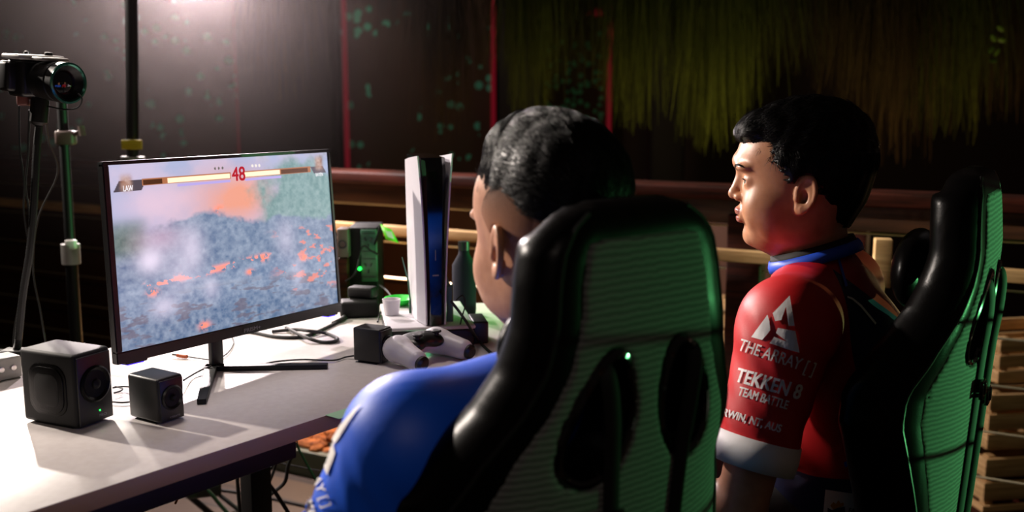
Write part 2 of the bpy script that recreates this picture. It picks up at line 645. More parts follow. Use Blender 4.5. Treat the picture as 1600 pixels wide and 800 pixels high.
crate('small tan crate beyond the railing, seen between the near chair and the red sleeve', (p.x, p.y, .42), (.2, .2, .18), .3)
crate('small tan crate under another one, seen between the near chair and the red sleeve', (p.x + .02, p.y, .22), (.24, .22, .2), .45)
p = RO + RN * .7 + RD * 1.12
b = MB(); b.box((p.x, p.y, -.21), (.5, .4, .62), .01, rz(.3))
tag(b.build('storage_box', 'dark_wood'), 'dark wooden box under the two small tan crates', 'box')
b = MB(); b.box((c1.x, c1.y, -.32), (.6, .45, .4), .01, rz(.15))
tag(b.build('storage_box', 'dark_wood'), 'dark wooden box under the lit crate stack at the right edge', 'box')

# wire railing
def railing(name, label, A, B, posts, seed=0):
    A = Vector(A); B = Vector(B); d = (B - A); L = d.length; d.normalize(); yw = math.atan2(d.y, d.x)
    t = thing(name, label, 'railing', tuple((A + B) / 2))
    mid = (A + B) / 2
    b = MB(); b.box((mid.x, mid.y, .955), (L, .135, .04), .008, rz(yw)); b.build('handrail', 'dark_wood', t, True)
    nn = Vector((-d.y, d.x, 0))
    b = MB(); q = mid + nn * .0
    b.box((q.x, q.y, .90), (L, .035, .07), .004, rz(yw)); b.build('fascia', 'brown_board', t, True)
    for i in range(6):
        z = .858 - i * .127
        pts = [A + d * (L * j / 12) + Vector((0, 0, z)) for j in range(13)]
        b = MB(); b.tube(pts, .0033, 6); b.build('wire', 'steel_wire', t, True)
    for s in posts:
        q = A + d * s + nn * .0
        b = MB(); b.box((q.x, q.y, .43), (.1, .07, .93), .006, rz(yw)); b.build('post', 'dark_wood', t, True)
    b = MB(); b.box((mid.x, mid.y, .06), (L, .09, .07), .01, rz(yw)); b.build('bottom_kerb', 'kerb_paint', t, True)
    return t
LT = (CORNER - LEFT_END).length
railing('wire_railing', 'dark wooden handrail with horizontal wires running behind the desk and both players', LEFT_END, CORNER, [.9, 2.6, 3.4 + 1.27 + .02, LT - .02])
railing('wire_railing', 'wire railing on the open side of the deck, right of the second chair', (CORNER.x + .03, CORNER.y - .1, 0), (CORNER.x + .03, -1.5, 0), [.05, 3.3])

# pine frame behind the wires
t = thing('pine_frame', 'pale pine rail with a short upright post just behind the wires', 'frame', tuple(RO + RN * .0))
A = D(-60, 318, 4.2); B = D(1640, 451, 2.28)
A = Vector((A.x, A.y, .78)); B = Vector((B.x, B.y, .775))
A = RO - RN * .07 - RD * 2.5; B = RO - RN * .07 + RD * 2.5
mid = (A + B) / 2
b = MB(); b.box((mid.x, mid.y, .782), ((B - A).length, .03, .034), .003, rz(yawR)); b.build('rail', 'pine', t, True)
q = D(1380, 380, 2.33)
b = MB(); b.box((q.x, q.y, .835), (.04, .04, .115), .003, rz(yawR + .25)); b.build('post', 'pine', t, True)

# garden bed past the railing, lit orange
mat('bark', 'b06a30', .9, noise=(30, '5a2c12'), bump=(60, .8, .01))
b = MB()
for i in range(420):
    a = RNG.uniform(-1.35, .55); n_ = RNG.uniform(-.36, -.09)
    q = RO + RD * a + RN * n_
    s = RNG.uniform(.02, .055)
    b.box((q.x, q.y, .085 + RNG.uniform(-.02, .03)), (s * 1.8, s, s * .7), s * .18, Matrix.Rotation(RNG.uniform(0, 6), 3, 'Z') @ Matrix.Rotation(RNG.uniform(-.6, .6), 3, 'X'), seg=1)
tag(b.build('bark_chips', 'bark'), 'orange lit bark chips in the low tray along the railing', 'bark chips', kind='stuff')
q = RO - RD * .4 - RN * .225
t = thing('chip_tray', 'low grey-green tray of bark chips on the deck inside the railing', 'tray', (q.x, q.y, 0))
b = MB(); b.box((q.x, q.y, .03), (1.98, .30, .055), .003, rz(yawR)); b.build('bed', 'earth', t, True)
for o_, sz in ((RN * -.165, (2.02, .025, .085)), (RN * .165, (2.02, .025, .085)), (RD * 1.0, (.025, .31, .085)), (RD * -1.0, (.025, .31, .085))):
    b = MB(); b.box((q.x + o_.x, q.y + o_.y, .0435), sz, .003, rz(yawR)); b.build('side', 'kerb_paint', t, True)

# hanging plants
def plant_mat(name, c_top, c_tip, zt, zb):
    m = mat(name, c_top, .75)
    k = NB(m)
    z = k.sep.outputs[2]
    r = k.n('ShaderNodeMapRange'); k.put(r.inputs[0], z); r.inputs[1].default_value = zt; r.inputs[2].default_value = zb
    f = k.math('MULTIPLY', r.outputs[0], k.math('ADD', k.noise(6, 2), .35))
    k.put(k.b.inputs['Base Color'], k.mix(f, srgb(c_top), srgb(c_tip)))
    return m
plant_mat('grass_green', '1a260a', '5c5a22', 0, -1)
plant_mat('grass_olive', '24260e', '6a5228', 0, -1)
plant_mat('grass_bright', '2a4210', '7a8420', 0, -1)
def hanging_plant(label, px, ybot, wpx, d, m, n=420):
    top = D(px, -60, d); zb = D(px, ybot, d).z
    W = wpx / F * d; H = top.z - zb
    t = thing('hanging_plant', label, 'hanging plant', tuple(top), group='plants hanging over the railing')
    vs, fs = [], []
    for i in range(n):
        x0 = RNG.normal(0, W * .2); y0 = RNG.normal(0, .1)
        x1 = x0 * 1.7 + RNG.normal(0, W * .07); L = H * RNG.uniform(.55, 1.02) * (1 - .35 * min(1, abs(x1) / (W * .62)) ** 2)
        wd = RNG.uniform(.0022, .005); a = RNG.uniform(0, PI)
        ph = RNG.uniform(0, 6)
        k = len(vs)
        for j in range(7):
            u = j / 6
            x = x0 + (x1 - x0) * u ** .6 + .012 * math.sin(ph + u * 5); y = y0 * (1 + u) + .012 * math.cos(ph + u * 6)
            z = .02 + .05 * math.sin(u * PI) - L * u ** 1.15
            ww = wd * (1 - u * .8)
            for s in (-1, 1):
                vs.append((x + s * ww * math.cos(a), y + s * ww * math.sin(a), z))
            if j:
                q = k + 2 * j
                fs.append((q - 2, q - 1, q + 1, q))
    link('grass_blades', pymesh('grass_blades', vs, fs, True), m, t)
    vs, fs = [], []
    for i in range(9):                  # fern fronds over the root ball
        a = 2 * PI * i / 9 + RNG.uniform(-.2, .2); L = W * RNG.uniform(.4, .62) + .06
        pts = [Vector((math.cos(a) * L * u, math.sin(a) * L * u * .6, .06 + .12 * math.sin(u * 2.6) - .22 * u * u)) for u in np.linspace(0, 1, 15)]
        for p0, p1 in zip(pts, pts[1:]):
            dr = (p1 - p0).normalized(); sd = dr.cross(Vector((0, 0, 1))).normalized()
            for s in (-1, 1):
                k = len(vs); ll = .055 * (1 - (p0.length / (L * 1.25)) ** 2) + .008
                vs += [p0, p0 + dr * .012, p0 + sd * s * ll + dr * .015 - Vector((0, 0, ll * .3))]
                fs.append((k, k + 1, k + 2))
    link('fern_fronds', pymesh('fern_fronds', vs, fs, False), m, t)
    b = MB(); b.lathe([(0, -.09), (.07, -.08), (.1, 0), (.105, .06), (.09, .065), (0, .05)], n=16)
    b.build('basket', 'dark_paint', t)
    return t
PL = [(440, 165, 110, 5.4, 'grass_olive', 'faint olive tuft hanging before the wide dark pillar', 260),
      (620, 60, 130, 5.3, 'grass_green', 'short dark green tuft above the left part of the middle speckled panel', 240),
      (690, 232, 110, 5.2, 'grass_olive', 'long olive tuft hanging over the middle speckled panel', 380),
      (830, 205, 95, 5.0, 'grass_bright', 'bright yellow-green tuft above the quiff of the player in blue', 480),
      (905, 150, 110, 5.2, 'grass_green', 'dark green tuft left of the narrow speckled panel', 300),
      (990, 215, 105, 5.0, 'grass_bright', 'yellow-green tuft just right of the narrow speckled panel', 480),
      (1115, 245, 150, 4.9, 'grass_bright', 'broad green tuft with amber tips left of the head of the player in red', 620),
      (1225, 130, 140, 5.0, 'grass_green', 'dark green tuft above the fringe of the player in red', 300),
      (1330, 175, 130, 5.0, 'grass_olive', 'olive tuft hanging above the crown of the player in red', 360),
      (1402, 262, 110, 4.8, 'grass_olive', 'longest brownish tuft between the player in red and the second chair', 480),
      (1490, 225, 140, 4.8, 'grass_bright', 'green tuft with tan tips above the second chair', 560),
      (1585, 200, 120, 4.8, 'grass_olive', 'tan tipped tuft at the upper right edge', 420)]
for (px, yb, wp, d, m, lab, n_) in PL:
    hanging_plant(lab, px, yb, wp, d, m, n_)
zt = D(800, -60, 5.0).z + .1
b = MB(); b.box((.9, 5.05, zt + .06), (6.2, .3, .12), .01)
tag(b.build('hanging_beam', 'dark_wood'), 'dark beam the hanging plants are tied to', 'beam')
# leafy sprig
t = thing('leaf_sprig', 'small sprig of green leaves in the upper right corner', 'leaf sprig', tuple(D(1560, 20, 4.3)))
b = MB(); q = D(1560, -40, 4.3); b.tube([q, D(1558, 30, 4.3), D(1553, 75, 4.3), D(1549, 100, 4.3)], .003, 5); b.build('stem', 'grass_olive', t, True)
mat('leaf', '5c8a20', .5)
for (x, y) in ((1552, 60), (1565, 63), (1549, 78), (1558, 82), (1552, 95), (1563, 45)):
    p = D(x, y, 4.28); a = RNG.uniform(0, 6)
    v = [(math.cos(u) * .018, 0, math.sin(u) * .009) for u in np.linspace(0, 2 * PI, 10)[:-1]]
    R = Matrix.Rotation(a, 3, 'Y') @ Matrix.Rotation(.4, 3, 'X')
    link('leaf', pymesh('leaf', [p + R @ Vector(c) for c in v] + [p + Vector((0, -.004, 0))], [(i, (i + 1) % 9, 9) for i in range(9)], True), 'leaf', t, True)

# added ball of thinning haze, stands in for glare round the lamp
m = bpy.data.materials.new('haze'); m.use_nodes = True
nt = m.node_tree; nt.nodes.clear()
vo = nt.nodes.new('ShaderNodeVolumeScatter'); vo.inputs['Density'].default_value = .05; vo.inputs['Anisotropy'].default_value = .3

gn = [nt.nodes.new(q) for q in ('ShaderNodeTexCoord', 'ShaderNodeVectorMath', 'ShaderNodeMapRange', 'ShaderNodeMath', 'ShaderNodeMath')]
gn[1].operation = 'DISTANCE'; gn[1].inputs[1].default_value = GLOW
nt.links.new(gn[0].outputs['Object'], gn[1].inputs[0]); nt.links.new(gn[1].outputs['Value'], gn[2].inputs[0])
gn[2].inputs[1].default_value = 0; gn[2].inputs[2].default_value = 1.3; gn[2].inputs[3].default_value = 1; gn[2].inputs[4].default_value = 0
gn[3].operation = 'POWER'; nt.links.new(gn[2].outputs[0], gn[3].inputs[0]); gn[3].inputs[1].default_value = 3.2
gn[4].operation = 'MULTIPLY'; nt.links.new(gn[3].outputs[0], gn[4].inputs[0]); gn[4].inputs[1].default_value = .16
nt.links.new(gn[4].outputs[0], vo.inputs['Density'])
vo.inputs['Color'].default_value = (1, .86, .84, 1)
ou = nt.nodes.new('ShaderNodeOutputMaterial'); nt.links.new(vo.outputs[0], ou.inputs['Volume'])
MATS['haze'] = m
b = MB(); b.lathe([(0, -1.35)] + [(1.35 * math.cos(a), 1.35 * math.sin(a)) for a in np.linspace(-1.5, 1.5, 24)] + [(0, 1.35)], GLOW, n=40)
tag(b.build('glare_haze', 'haze'), 'added ball of haze imitating the glare around the stage lamp', 'haze', kind='stuff')
# stage lamp
t = thing('stage_lamp', 'bright stage lamp glaring above the monitor', 'stage lamp', tuple(GLOW + Vector((0, 0, .1))))
mat('lamp_glow', 'ffffff', .5, emit='fff0f0', es=60)
dr = (Vector((0, 0, 1.0)) - GLOW).normalized()
R = dr.to_track_quat('Z', 'Y').to_matrix()
b = MB(); b.lathe([(.05, -.2), (.1, -.19), (.11, -.08), (.125, -.07), (.125, -.04), (.115, -.04), (.1, -.06), (.06, -.12), (0, -.12)], GLOW, R); b.build('housing', 'black_metal', t, True)
b = MB(); b.lathe([(0, -.118), (.05, -.117), (.055, -.11), (0, -.108)], GLOW, R); b.build('bulb', 'lamp_glow', t, True)
b = MB(); b.tube([GLOW + Vector((-.14, 0, -.02)), GLOW + Vector((-.14, 0, .16)), GLOW + Vector((0, 0, .2)), GLOW + Vector((.14, 0, .16)), GLOW + Vector((.14, 0, -.02))], .008, 6)
b.tube([GLOW + Vector((0, 0, .2)), GLOW + Vector((0, 0, 1.2))], .012, 8); b.build('yoke', 'black_metal', t, True)
# ------------------------------------------------------------ the desk
DU = Vector((.611, .791, 0)).normalized(); DN = Vector((-.791, .611, 0)).normalized()
yawD = math.atan2(DU.y, DU.x)
K = Z(516, 647, .75)
mat('desk_white', 'cfc9c6', .3, spec=.55, noise=(90, 'c8c1be'))
mat('desk_edge', '9a7c5e', .5)
desk = thing('desk', 'long white topped desk with a brownish grey edge, running under the monitor', 'desk', tuple((K - DU * .5 + DN * .3).xy) + (0,))
P0 = K - DU * 1.5
poly = [P0, K, K + DU * .3, Vector((.2, 1.75, 0)), Vector((.15, 2.30, 0)), Vector((-.429, 2.22, 0)), Vector((-.59, 2.06, 0)), P0 + DU * .9 + DN * .64, P0 + DN * .64]
b = MB(); b.prism([tuple(p.xy) for p in poly], .7255, .75, bev=.0015)
top = b.build('desktop', ['desk_white', 'desk_edge'], desk, True)
for f in top.data.polygons:
    f.material_index = 0 if f.normal.z > .5 else 1
for (t0, n0, t1, n1) in ((-1.4, .07, -.02, .07), (-1.4, .55, -.02, .55)):
    a = K + DU * t0 + DN * n0; c = K + DU * t1 + DN * n1; mid = (a + c) / 2
    b = MB(); b.box((mid.x, mid.y, .7), (t1 - t0, .03, .05), .003, rz(yawD)); b.build('apron', 'dark_paint', desk, True)
for t0 in (-.72, .24):
    for n0 in (.1, .5):
        q = K + DU * t0 + DN * n0
        b = MB(); b.box((q.x, q.y, .355), (.05, .04, .70), .004, rz(yawD)); b.build('leg', 'black_metal', desk, True)
        b = MB(); b.lathe([(0, 0), (.03, 0), (.03, .006), (.012, .012), (0, .012)], (q.x, q.y, 0)); b.build('foot', 'rubber', desk, True)
for (x, y) in ((.1, 1.85), (.08, 2.22)):
    b = MB(); b.box((x, y, .36), (.05, .05, .72), .004); b.build('leg', 'black_metal', desk, True)
mat('skirt', '4a3c40', .6)
a = K - DU * .92 + DN * .3
b = MB(); b.box((a.x, a.y, .52), (.6, .012, .4), .003, rz(yawD)); b.build('modesty_panel', 'skirt', desk, True)

# ------------------------------------------------------------ monitor
TL, TR, BR, BL = D(160, 253, 1.49), D(516, 233, 1.93), D(535, 487, 1.93), D(184, 571, 1.49)
def q4(u, v, off=0.0):
    p = (TL * (1 - u) + TR * u) * (1 - v) + (BL * (1 - u) + BR * u) * v
    return p + MN * off
MU = (TR - TL + BR - BL).normalized(); MV = (BL - TL + BR - TR).normalized()
MN = MV.cross(MU).normalized()
if MN.y > 0: MN = -MN
MW = (TR - TL).length; MH = (BL - TL).length
SB = Z(330, 578, .75)
mon = thing('monitor', 'black framed flat monitor on a two-legged stand showing a game', 'monitor', tuple(SB))
def slab(u0, v0, u1, v1, f, bk):
    c = [(u0, v0), (u1, v0), (u1, v1), (u0, v1)]
    vs = [q4(u, v, f) for u, v in c] + [q4(u, v, bk) for u, v in c]
    fs = [(0, 1, 2, 3), (7, 6, 5, 4), (0, 4, 5, 1), (1, 5, 6, 2), (2, 6, 7, 3), (3, 7, 4, 0)]
    b_ = bmesh.new(); V = [b_.verts.new(v) for v in vs]
    for f_ in fs: b_.faces.new([V[i] for i in f_])
    bmesh.ops.recalc_face_normals(b_, faces=b_.faces[:])
    bmesh.ops.bevel(b_, geom=b_.edges[:], offset=.0015, segments=2, affect='EDGES')
    return b_
b = MB()
for a in ((0, 0, 1, .018), (0, .940, 1, 1), (0, .018, .022, .940), (.984, .018, 1, .940)):
    b._add(slab(*a, .0, -.012))
b._add(slab(0, 0, 1, 1, -.0075, -.014))
b._add(slab(.06, .1, .94, .94, -.013, -.03))
b._add(slab(.3, .4, .7, .9, -.028, -.045))
b.build('frame', 'black_plastic', mon, True)
# the picture on the screen
Wn, Hn = 520, 296
def fbm(w_, h_, sx, sy, oct=4, seed=0):
    r = np.random.default_rng(seed); out = np.zeros((h_, w_)); amp = 1; tot = 0
    for o in range(oct):
        gx, gy = max(2, int(sx * 2 ** o)), max(2, int(sy * 2 ** o))
        g = r.random((gy + 2, gx + 2))
        x = np.linspace(0, gx, w_); y = np.linspace(0, gy, h_)
        xi = np.clip(x.astype(int), 0, gx); yi = np.clip(y.astype(int), 0, gy)
        fx = x - xi; fy = (y - yi)[:, None]; fx = fx * fx * (3 - 2 * fx); fy = fy * fy * (3 - 2 * fy)
        g00 = g[np.ix_(yi, xi)]; g01 = g[np.ix_(yi, xi + 1)]; g10 = g[np.ix_(yi + 1, xi)]; g11 = g[np.ix_(yi + 1, xi + 1)]
        out += amp * ((g00 * (1 - fx) + g01 * fx) * (1 - fy) + (g10 * (1 - fx) + g11 * fx) * fy); tot += amp; amp *= .55
    return out / tot
uu, vv = np.meshgrid(np.linspace(0, 1, Wn), np.linspace(0, 1, Hn))
def c3(h):
    return np.array(srgb(h)[:3])
img = np.zeros((Hn, Wn, 3))
def blend(mask, col):
    global img
    img = img * (1 - mask[..., None]) + col * mask[..., None]
def sst(x, a, b_):
    t = np.clip((x - a) / (b_ - a), 0, 1); return t * t * (3 - 2 * t)
N1 = fbm(Wn, Hn, 7, 5, 5, 1); N2 = fbm(Wn, Hn, 60, 40, 3, 2); N3 = fbm(Wn, Hn, 22, 30, 4, 3); N4 = fbm(Wn, Hn, 12, 26, 4, 4)
img[:] = c3('aab4d6')
blend(sst(N1, .35, .65) * .6, c3('d8c4da'))
glow = np.exp(-((uu - .50) / .2) ** 2 - ((vv - .24) / .15) ** 2)
blend(np.clip(glow * (.55 + N1), 0, 1), c3('eda088'))
blend(np.clip(np.exp(-((uu - .18) / .17) ** 2 - ((vv - .22) / .1) ** 2), 0, 1) * .7, c3('e6c6d8'))
tree = sst(uu + .35 * (N1 - .5), .60, .72) * (1 - sst(vv, .42, .5)) * sst(vv + (N1 - .5) * .3, .0, .1)
blend(tree * .95, c3('7a9c9c') + (N2[..., None] - .5) * .2)
fol = sst(vv + (N1 - .5) * .22 - .10 * np.exp(-((uu - .82) / .3) ** 2) + .08 * np.exp(-((uu - .4) / .1) ** 2), .33, .37)
blend(fol, c3('8090aa') + (N2[..., None] - .5) * .22 + (N3[..., None] - .5) * .16)
lt = np.exp(-((uu - .045) / .08) ** 4 - ((vv - .40) / .1) ** 4)
blend(lt * .85, c3('567466') + (N2[..., None] - .5) * .15)
sm = np.exp(-((uu - .17) / .1) ** 2 - ((vv - .42) / .08) ** 2)
blend(sm * .6, c3('d8b6cc'))
gr = sst(vv + (N1 - .5) * .05, .60, .66)
blend(gr, c3('8797b2') + (N2[..., None] - .5) * .26 + (N4[..., None] - .5) * .2)
blend(sst(vv, .75, .95) * .55, c3('5f7492') + (N2[..., None] - .5) * .3)
blend(sst(N4, .58, .66) * sst(vv, .7, .8) * .6, c3('6a5a66'))
lv = (N3 > .62) * sst(uu, .62, .8) * sst(vv, .42, .5) * (1 - sst(vv, .82, .9))
blend(lv * .8, c3('f08a7a'))
lv2 = (N3 > .53) * (N2 > .40) * np.exp(-((vv - (.66 - .11 * (uu - .2))) / .018) ** 2) * sst(uu, .08, .12) * (1 - sst(uu, .6, .7))
blend(np.clip(lv2 * 1.2, 0, 1), c3('ff9080') * 1.2)
for (cx, cy, s) in ((.62, .62, .02), (.33, .955, .022), (.13, .71, .02), (.55, .69, .016), (.83, .66, .02), (.43, .29, .02)):
    blend(np.exp(-((uu - cx) / s) ** 2 - ((vv - cy) / s) ** 2) * (N2 > .42), c3('ff8a70') * 1.2)
for (cx, cy, sx, sy, a) in ((.13, .53, .05, .07, .85), (.30, .50, .05, .12, .55), (.17, .80, .05, .06, .55), (.37, .74, .035, .07, .4), (.24, .62, .07, .13, .35), (.74, .52, .05, .12, .35), (.79, .75, .035, .1, .3)):
    blend(a * np.exp(-((uu - cx) / sx) ** 2 - ((vv - cy) / sy) ** 2), c3('e8dcf0') * 1.1)
def bar(u0, u1, v0, v1, col, sl=0.0):
    blend(((uu - sl * (vv - v0) > u0) & (uu - sl * (vv - v0) < u1) & (vv > v0) & (vv < v1)) * 1.0, c3(col) if isinstance(col, str) else col)
bar(.035, .14, .085, .145, '4a4650', -.4); bar(.90, .97, .085, .13, '585260', .4)
bar(.12, .495, .084, .122, 'b0704c'); bar(.555, .90, .084, .122, 'b0704c')
bar(.125, .20, .09, .116, '4a2a18'); bar(.22, .49, .09, .116, c3('ffd0b0') * 1.5)
bar(.56, .735, .09, .116, c3('ffd0b0') * 1.5); bar(.74, .885, .09, .116, '5a3018')
bar(.26, .49, .128, .14, 'b8a8e8'); bar(.56, .74, .128, .14, 'b8a8e8')
for (cx, cy) in ((.06, .1), (.95, .065)):
    blend(np.exp(-((uu - cx) / .022) ** 4 - ((vv - cy) / .045) ** 4) * .9, c3('b08878') + (N2[..., None] - .5) * .5)
for cx in (.425, .442, .459):
    blend(((uu - cx) ** 2 * 3 + (vv - .055) ** 2 < .00006) * 1.0, c3('6a6660'))
for cx in (.60, .617, .634):
    blend(((uu - cx) ** 2 * 3 + (vv - .055) ** 2 < .00009) * 1.0, c3('f0e8e0'))
img = np.clip(img, 0, 2)
vs = [q4(.022 + .962 * u, .018 + .922 * v, -.0025) for u, v in zip(uu.ravel(), vv.ravel())]
fi = (np.arange(Hn - 1)[:, None] * Wn + np.arange(Wn - 1)[None]).ravel()
fs = np.stack([fi, fi + Wn, fi + Wn + 1, fi + 1], 1).tolist()
me = pymesh('screen', vs, fs)
at = me.color_attributes.new('picture', 'FLOAT_COLOR', 'POINT')
at.data.foreach_set('color', np.concatenate([img.reshape(-1, 3), np.ones((Wn * Hn, 1))], 1).astype(np.float32).ravel())
m = mat('screen_picture', '020202', .25)
nt = m.node_tree; an = nt.nodes.new('ShaderNodeAttribute'); an.attribute_name = 'picture'
nt.links.new(an.outputs['Color'], m.node_tree.nodes['Principled BSDF'].inputs['Emission Color'])
m.node_tree.nodes['Principled BSDF'].inputs['Emission Strength'].default_value = 1.0
link('screen', me, m, mon, True)
mat('screen_red', '400000', .5, emit='b01828', es=1.0)
mat('screen_white', '404040', .5, emit='f4eef4', es=1.0)
def sp(u, v): return q4(.022 + .962 * u, .018 + .922 * v, -.0018)
text_on('timer_digits', '48', sp(.497, .135), MU, -MV, 'screen_red', mon, size=.034, fit=.031, bold=.02, lift=.0004)
text_on('name_text', 'LAW', sp(.047, .142), MU, -MV, 'screen_white', mon, size=.0125, fit=.018, bold=.02, lift=.0004)
text_on('name_text', 'RAVEN', sp(.925, .150), MU, -MV, 'screen_white', mon, size=.0095, fit=.020, bold=.02, lift=.0004)
text_on('maker_name', 'PRISM+', q4(.5, .985, .0006), MU, -MV, 'print_grey', mon, size=.0095, fit=.040, bold=.02, lift=.0004)
for (u0, u1) in ((.035, .115), (.925, .985)):
    b = MB(); b._add(slab(u0, .995, u1, 1.014, -.004, -.03)); hs = b.build('light_housing', 'black_plastic', mon, True)
    b = MB(); b._add(slab(u0 + .008, 1.008, u1 - .008, 1.020, -.006, -.028)); b.build('blue_light', 'led_blue', mon, True)
nk = q4(.5, .97, -.03)
nk = Vector((SB.x, SB.y, .8))
b = MB(); yawM = math.atan2(MU.y, MU.x)
nt_ = D(336, 520, SB.y - .01); b.box(((SB.x + nt_.x) / 2, SB.y + .01, .80), (.026, .012, .13), .003, rz(yawM)); b.build('stand_neck', 'black_metal', mon, True)
for (px, py) in ((315, 628), (512, 572)):
    e = Z(px, py, .7545); d_ = (e - Vector((SB.x, SB.y, .7545)))
    b = MB(); L = d_.length
    Rr = rz(math.atan2(d_.y, d_.x)); c = Vector((SB.x, SB.y, 0)) + d_ / 2
    b.prism([(-L / 2 - .01, -.011), (L / 2, -.007), (L / 2, .007), (-L / 2 - .01, .011)], .7502, .759, Matrix.Translation((c.x, c.y, 0)) @ Rr.to_4x4(), bev=.001)
    b.build('stand_leg', 'black_metal', mon, True)

# ------------------------------------------------------------ three box speakers
def speaker_box(name, label, pl, pc, pr, ptop, m, big=False, group=None):
    """pl, pc, pr: lower left, lower front and lower right corners; ptop: the top of the front edge"""
    L, C, R_ = Z(*pl, .7525), Z(*pc, .7525), Z(*pr, .7525)
    a = (L - C); c = (R_ - C); la, lc = a.length, c.length
    s = (la + lc) / 2 if not big else None
    ca = c.normalized(); aa = Vector((-ca.y, ca.x, 0))
    if aa.dot(a) < 0: aa = -aa
    w_ = lc; dp = la
    ht = D(*ptop, C.y).z - .75
    t = thing(name, label, 'speaker', (C + ca * w_ / 2 + aa * dp / 2).to_tuple()[:2] + (.75,), math.atan2(ca.y, ca.x), group)
    # local: x along the front, -y is the front, z up
    b = MB(); b.box((0, 0, ht / 2 + .0015), (w_, dp, ht - .003), min(w_, ht) * .09); b.build('cabinet', m, t)
    r = min(w_, ht) * .36; y = -dp / 2
    Rf = Matrix.Rotation(PI / 2, 3, 'X')
    zc = ht * (.56 if big else .55)
    b = MB(); b.box((0, y - .0005, ht / 2), (w_ * .9, .003, ht * .9), .0012); b.build('front_panel', 'black_plastic', t)
    b = MB(); b.lathe([(r * 1.08, 0), (r * 1.12, .003), (r * 1.0, .005), (r * .86, .003), (r * .8, .0015)], (0, y - .001, zc), Rf, 40); b.build('driver_ring', 'vinyl' if big else 'black_plastic', t)
    b = MB(); b.lathe([(r * .84, .002), (r * .45, -.001 + .0025), (r * .3, .002), (r * .28, .005), (r * .15, .0075), (0, .008)], (0, y - .001, zc), Rf, 40); b.build('driver_cone', 'black_matte', t)
    for x in (-1, 1):
        b = MB(); b.box((x * w_ * .32, 0, .0008), (.012, dp * .7, .0018), .0004); b.build('foot', 'rubber', t)
    return t, w_, dp, ht
sub, w_, dp, ht = speaker_box('subwoofer', 'large black cube speaker with a warm lit top, nearest the left edge of the desk', (42, 655), (122, 672), (179, 651), (112, 556), 'black_matte', True)
# side radiator, rounded rectangle
def rrect(w2, h2, r, n=8):
    out = []
    for (cx, cy, a0) in ((w2 - r, h2 - r, 0), (-w2 + r, h2 - r, PI / 2), (-w2 + r, -h2 + r, PI), (w2 - r, -h2 + r, 1.5 * PI)):
        for i in range(n + 1):
            a = a0 + PI / 2 * i / n; out.append((cx + r * math.cos(a), cy + r * math.sin(a)))
    return out
Ml = Matrix.Translation((-w_ / 2, 0, ht * .5)) @ basis(Vector((0, -1, 0)), Vector((0, 0, 1)), Vector((-1, 0, 0))).to_4x4()
b = MB()
for (q, r, z0, z1) in ((.34, .022, -.004, .0012), (.30, .02, -.004, .0026)):
    b.prism(rrect(dp * q, ht * q, r), z0, z1, Ml, bev=.0008)
b.build('side_ring', 'vinyl', sub)
b = MB(); b.prism(rrect(dp * .22, ht * .22, .014), -.002, .0034, Ml, bev=.0015); b.build('side_radiator', 'black_matte', sub)
text_on('maker_mark', 'PRO', (w_ * .06, -dp / 2 - .002, ht * .1), (1, 0, 0), (0, 0, 1), 'print_grey', sub, size=.006, fit=.013, lift=.0003, world=False)
b = MB(); b.box((w_ * .08, -dp / 2 - .0022, ht * .19), (.002, .001, .002)); b.build('status_light', 'led_green', sub)
mat('sat_black', '08080a', .42, bump=(500, .15, .0005))
s1, w1, d1, h1 = speaker_box('satellite_speaker', 'small black cube speaker on the desk just in front of the monitor', (212, 648), (249, 663), (289, 650), (246, 594), 'sat_black', group='small cube speakers')
text_on('maker_mark', 'CREATE', (-w1 * .12, -d1 / 2 - .0022, h1 * .1), (1, 0, 0), (0, 0, 1), 'print_grey', s1, size=.004, fit=.018, lift=.0003, world=False)
s2, w2, d2, h2 = speaker_box('satellite_speaker', 'small black cube speaker between the monitor and the white controller', (553, 563), (594, 569), (613, 561), (592, 516), 'sat_black', group='small cube speakers')
text_on('maker_mark', 'CREATE', (-w2 * .12, -d2 / 2 - .0022, h2 * .1), (1, 0, 0), (0, 0, 1), 'print_grey', s2, size=.004, fit=.014, lift=.0003, world=False)

# ------------------------------------------------------------ charging dock, console, controller
DKZ = .792
cc = Z(668, 497, DKZ)
ya = math.radians(10)
dock = thing('charging_dock', 'low dock with a white top and black front with two green gamepad icons', 'dock', (cc.x, cc.y, .75), ya)
b = MB(); b.box((0, .045, .017), (.165, .235, .034), .004); b.build('body', 'black_plastic', dock)
b = MB(); b.box((0, .045, .0375), (.17, .24, .007), .003); b.build('top_plate', 'white_plastic', dock)
b = MB(); b.box((.097, -.02, .022), (.03, .08, .044), .004); b.build('side_charger', 'black_plastic', dock)
for i, x in enumerate((-.036, -.010)):
    b = MB(); y = -.0735
    b.box((x, y, .023), (.016, .002, .006), .0009); b.box((x - .0072, y, .0205), (.0045, .002, .008), .0009, Matrix.Rotation(.25, 3, 'Y')); b.box((x + .0072, y, .0205), (.0045, .002, .008), .0009, Matrix.Rotation(-.25, 3, 'Y'))
    b.build('gamepad_icon', 'led_icon', dock)
yc = math.radians(15)
cpos = Z(682, 509, DKZ); cf = Vector((math.sin(yc), -math.cos(yc), 0))
con = thing('game_console', 'tall upright game console with white curved side plates and glossy black core', 'game console', tuple(cpos - cf * .10)[:2] + (DKZ,), yc)
CH = D(670, 243, cpos.y).z - DKZ
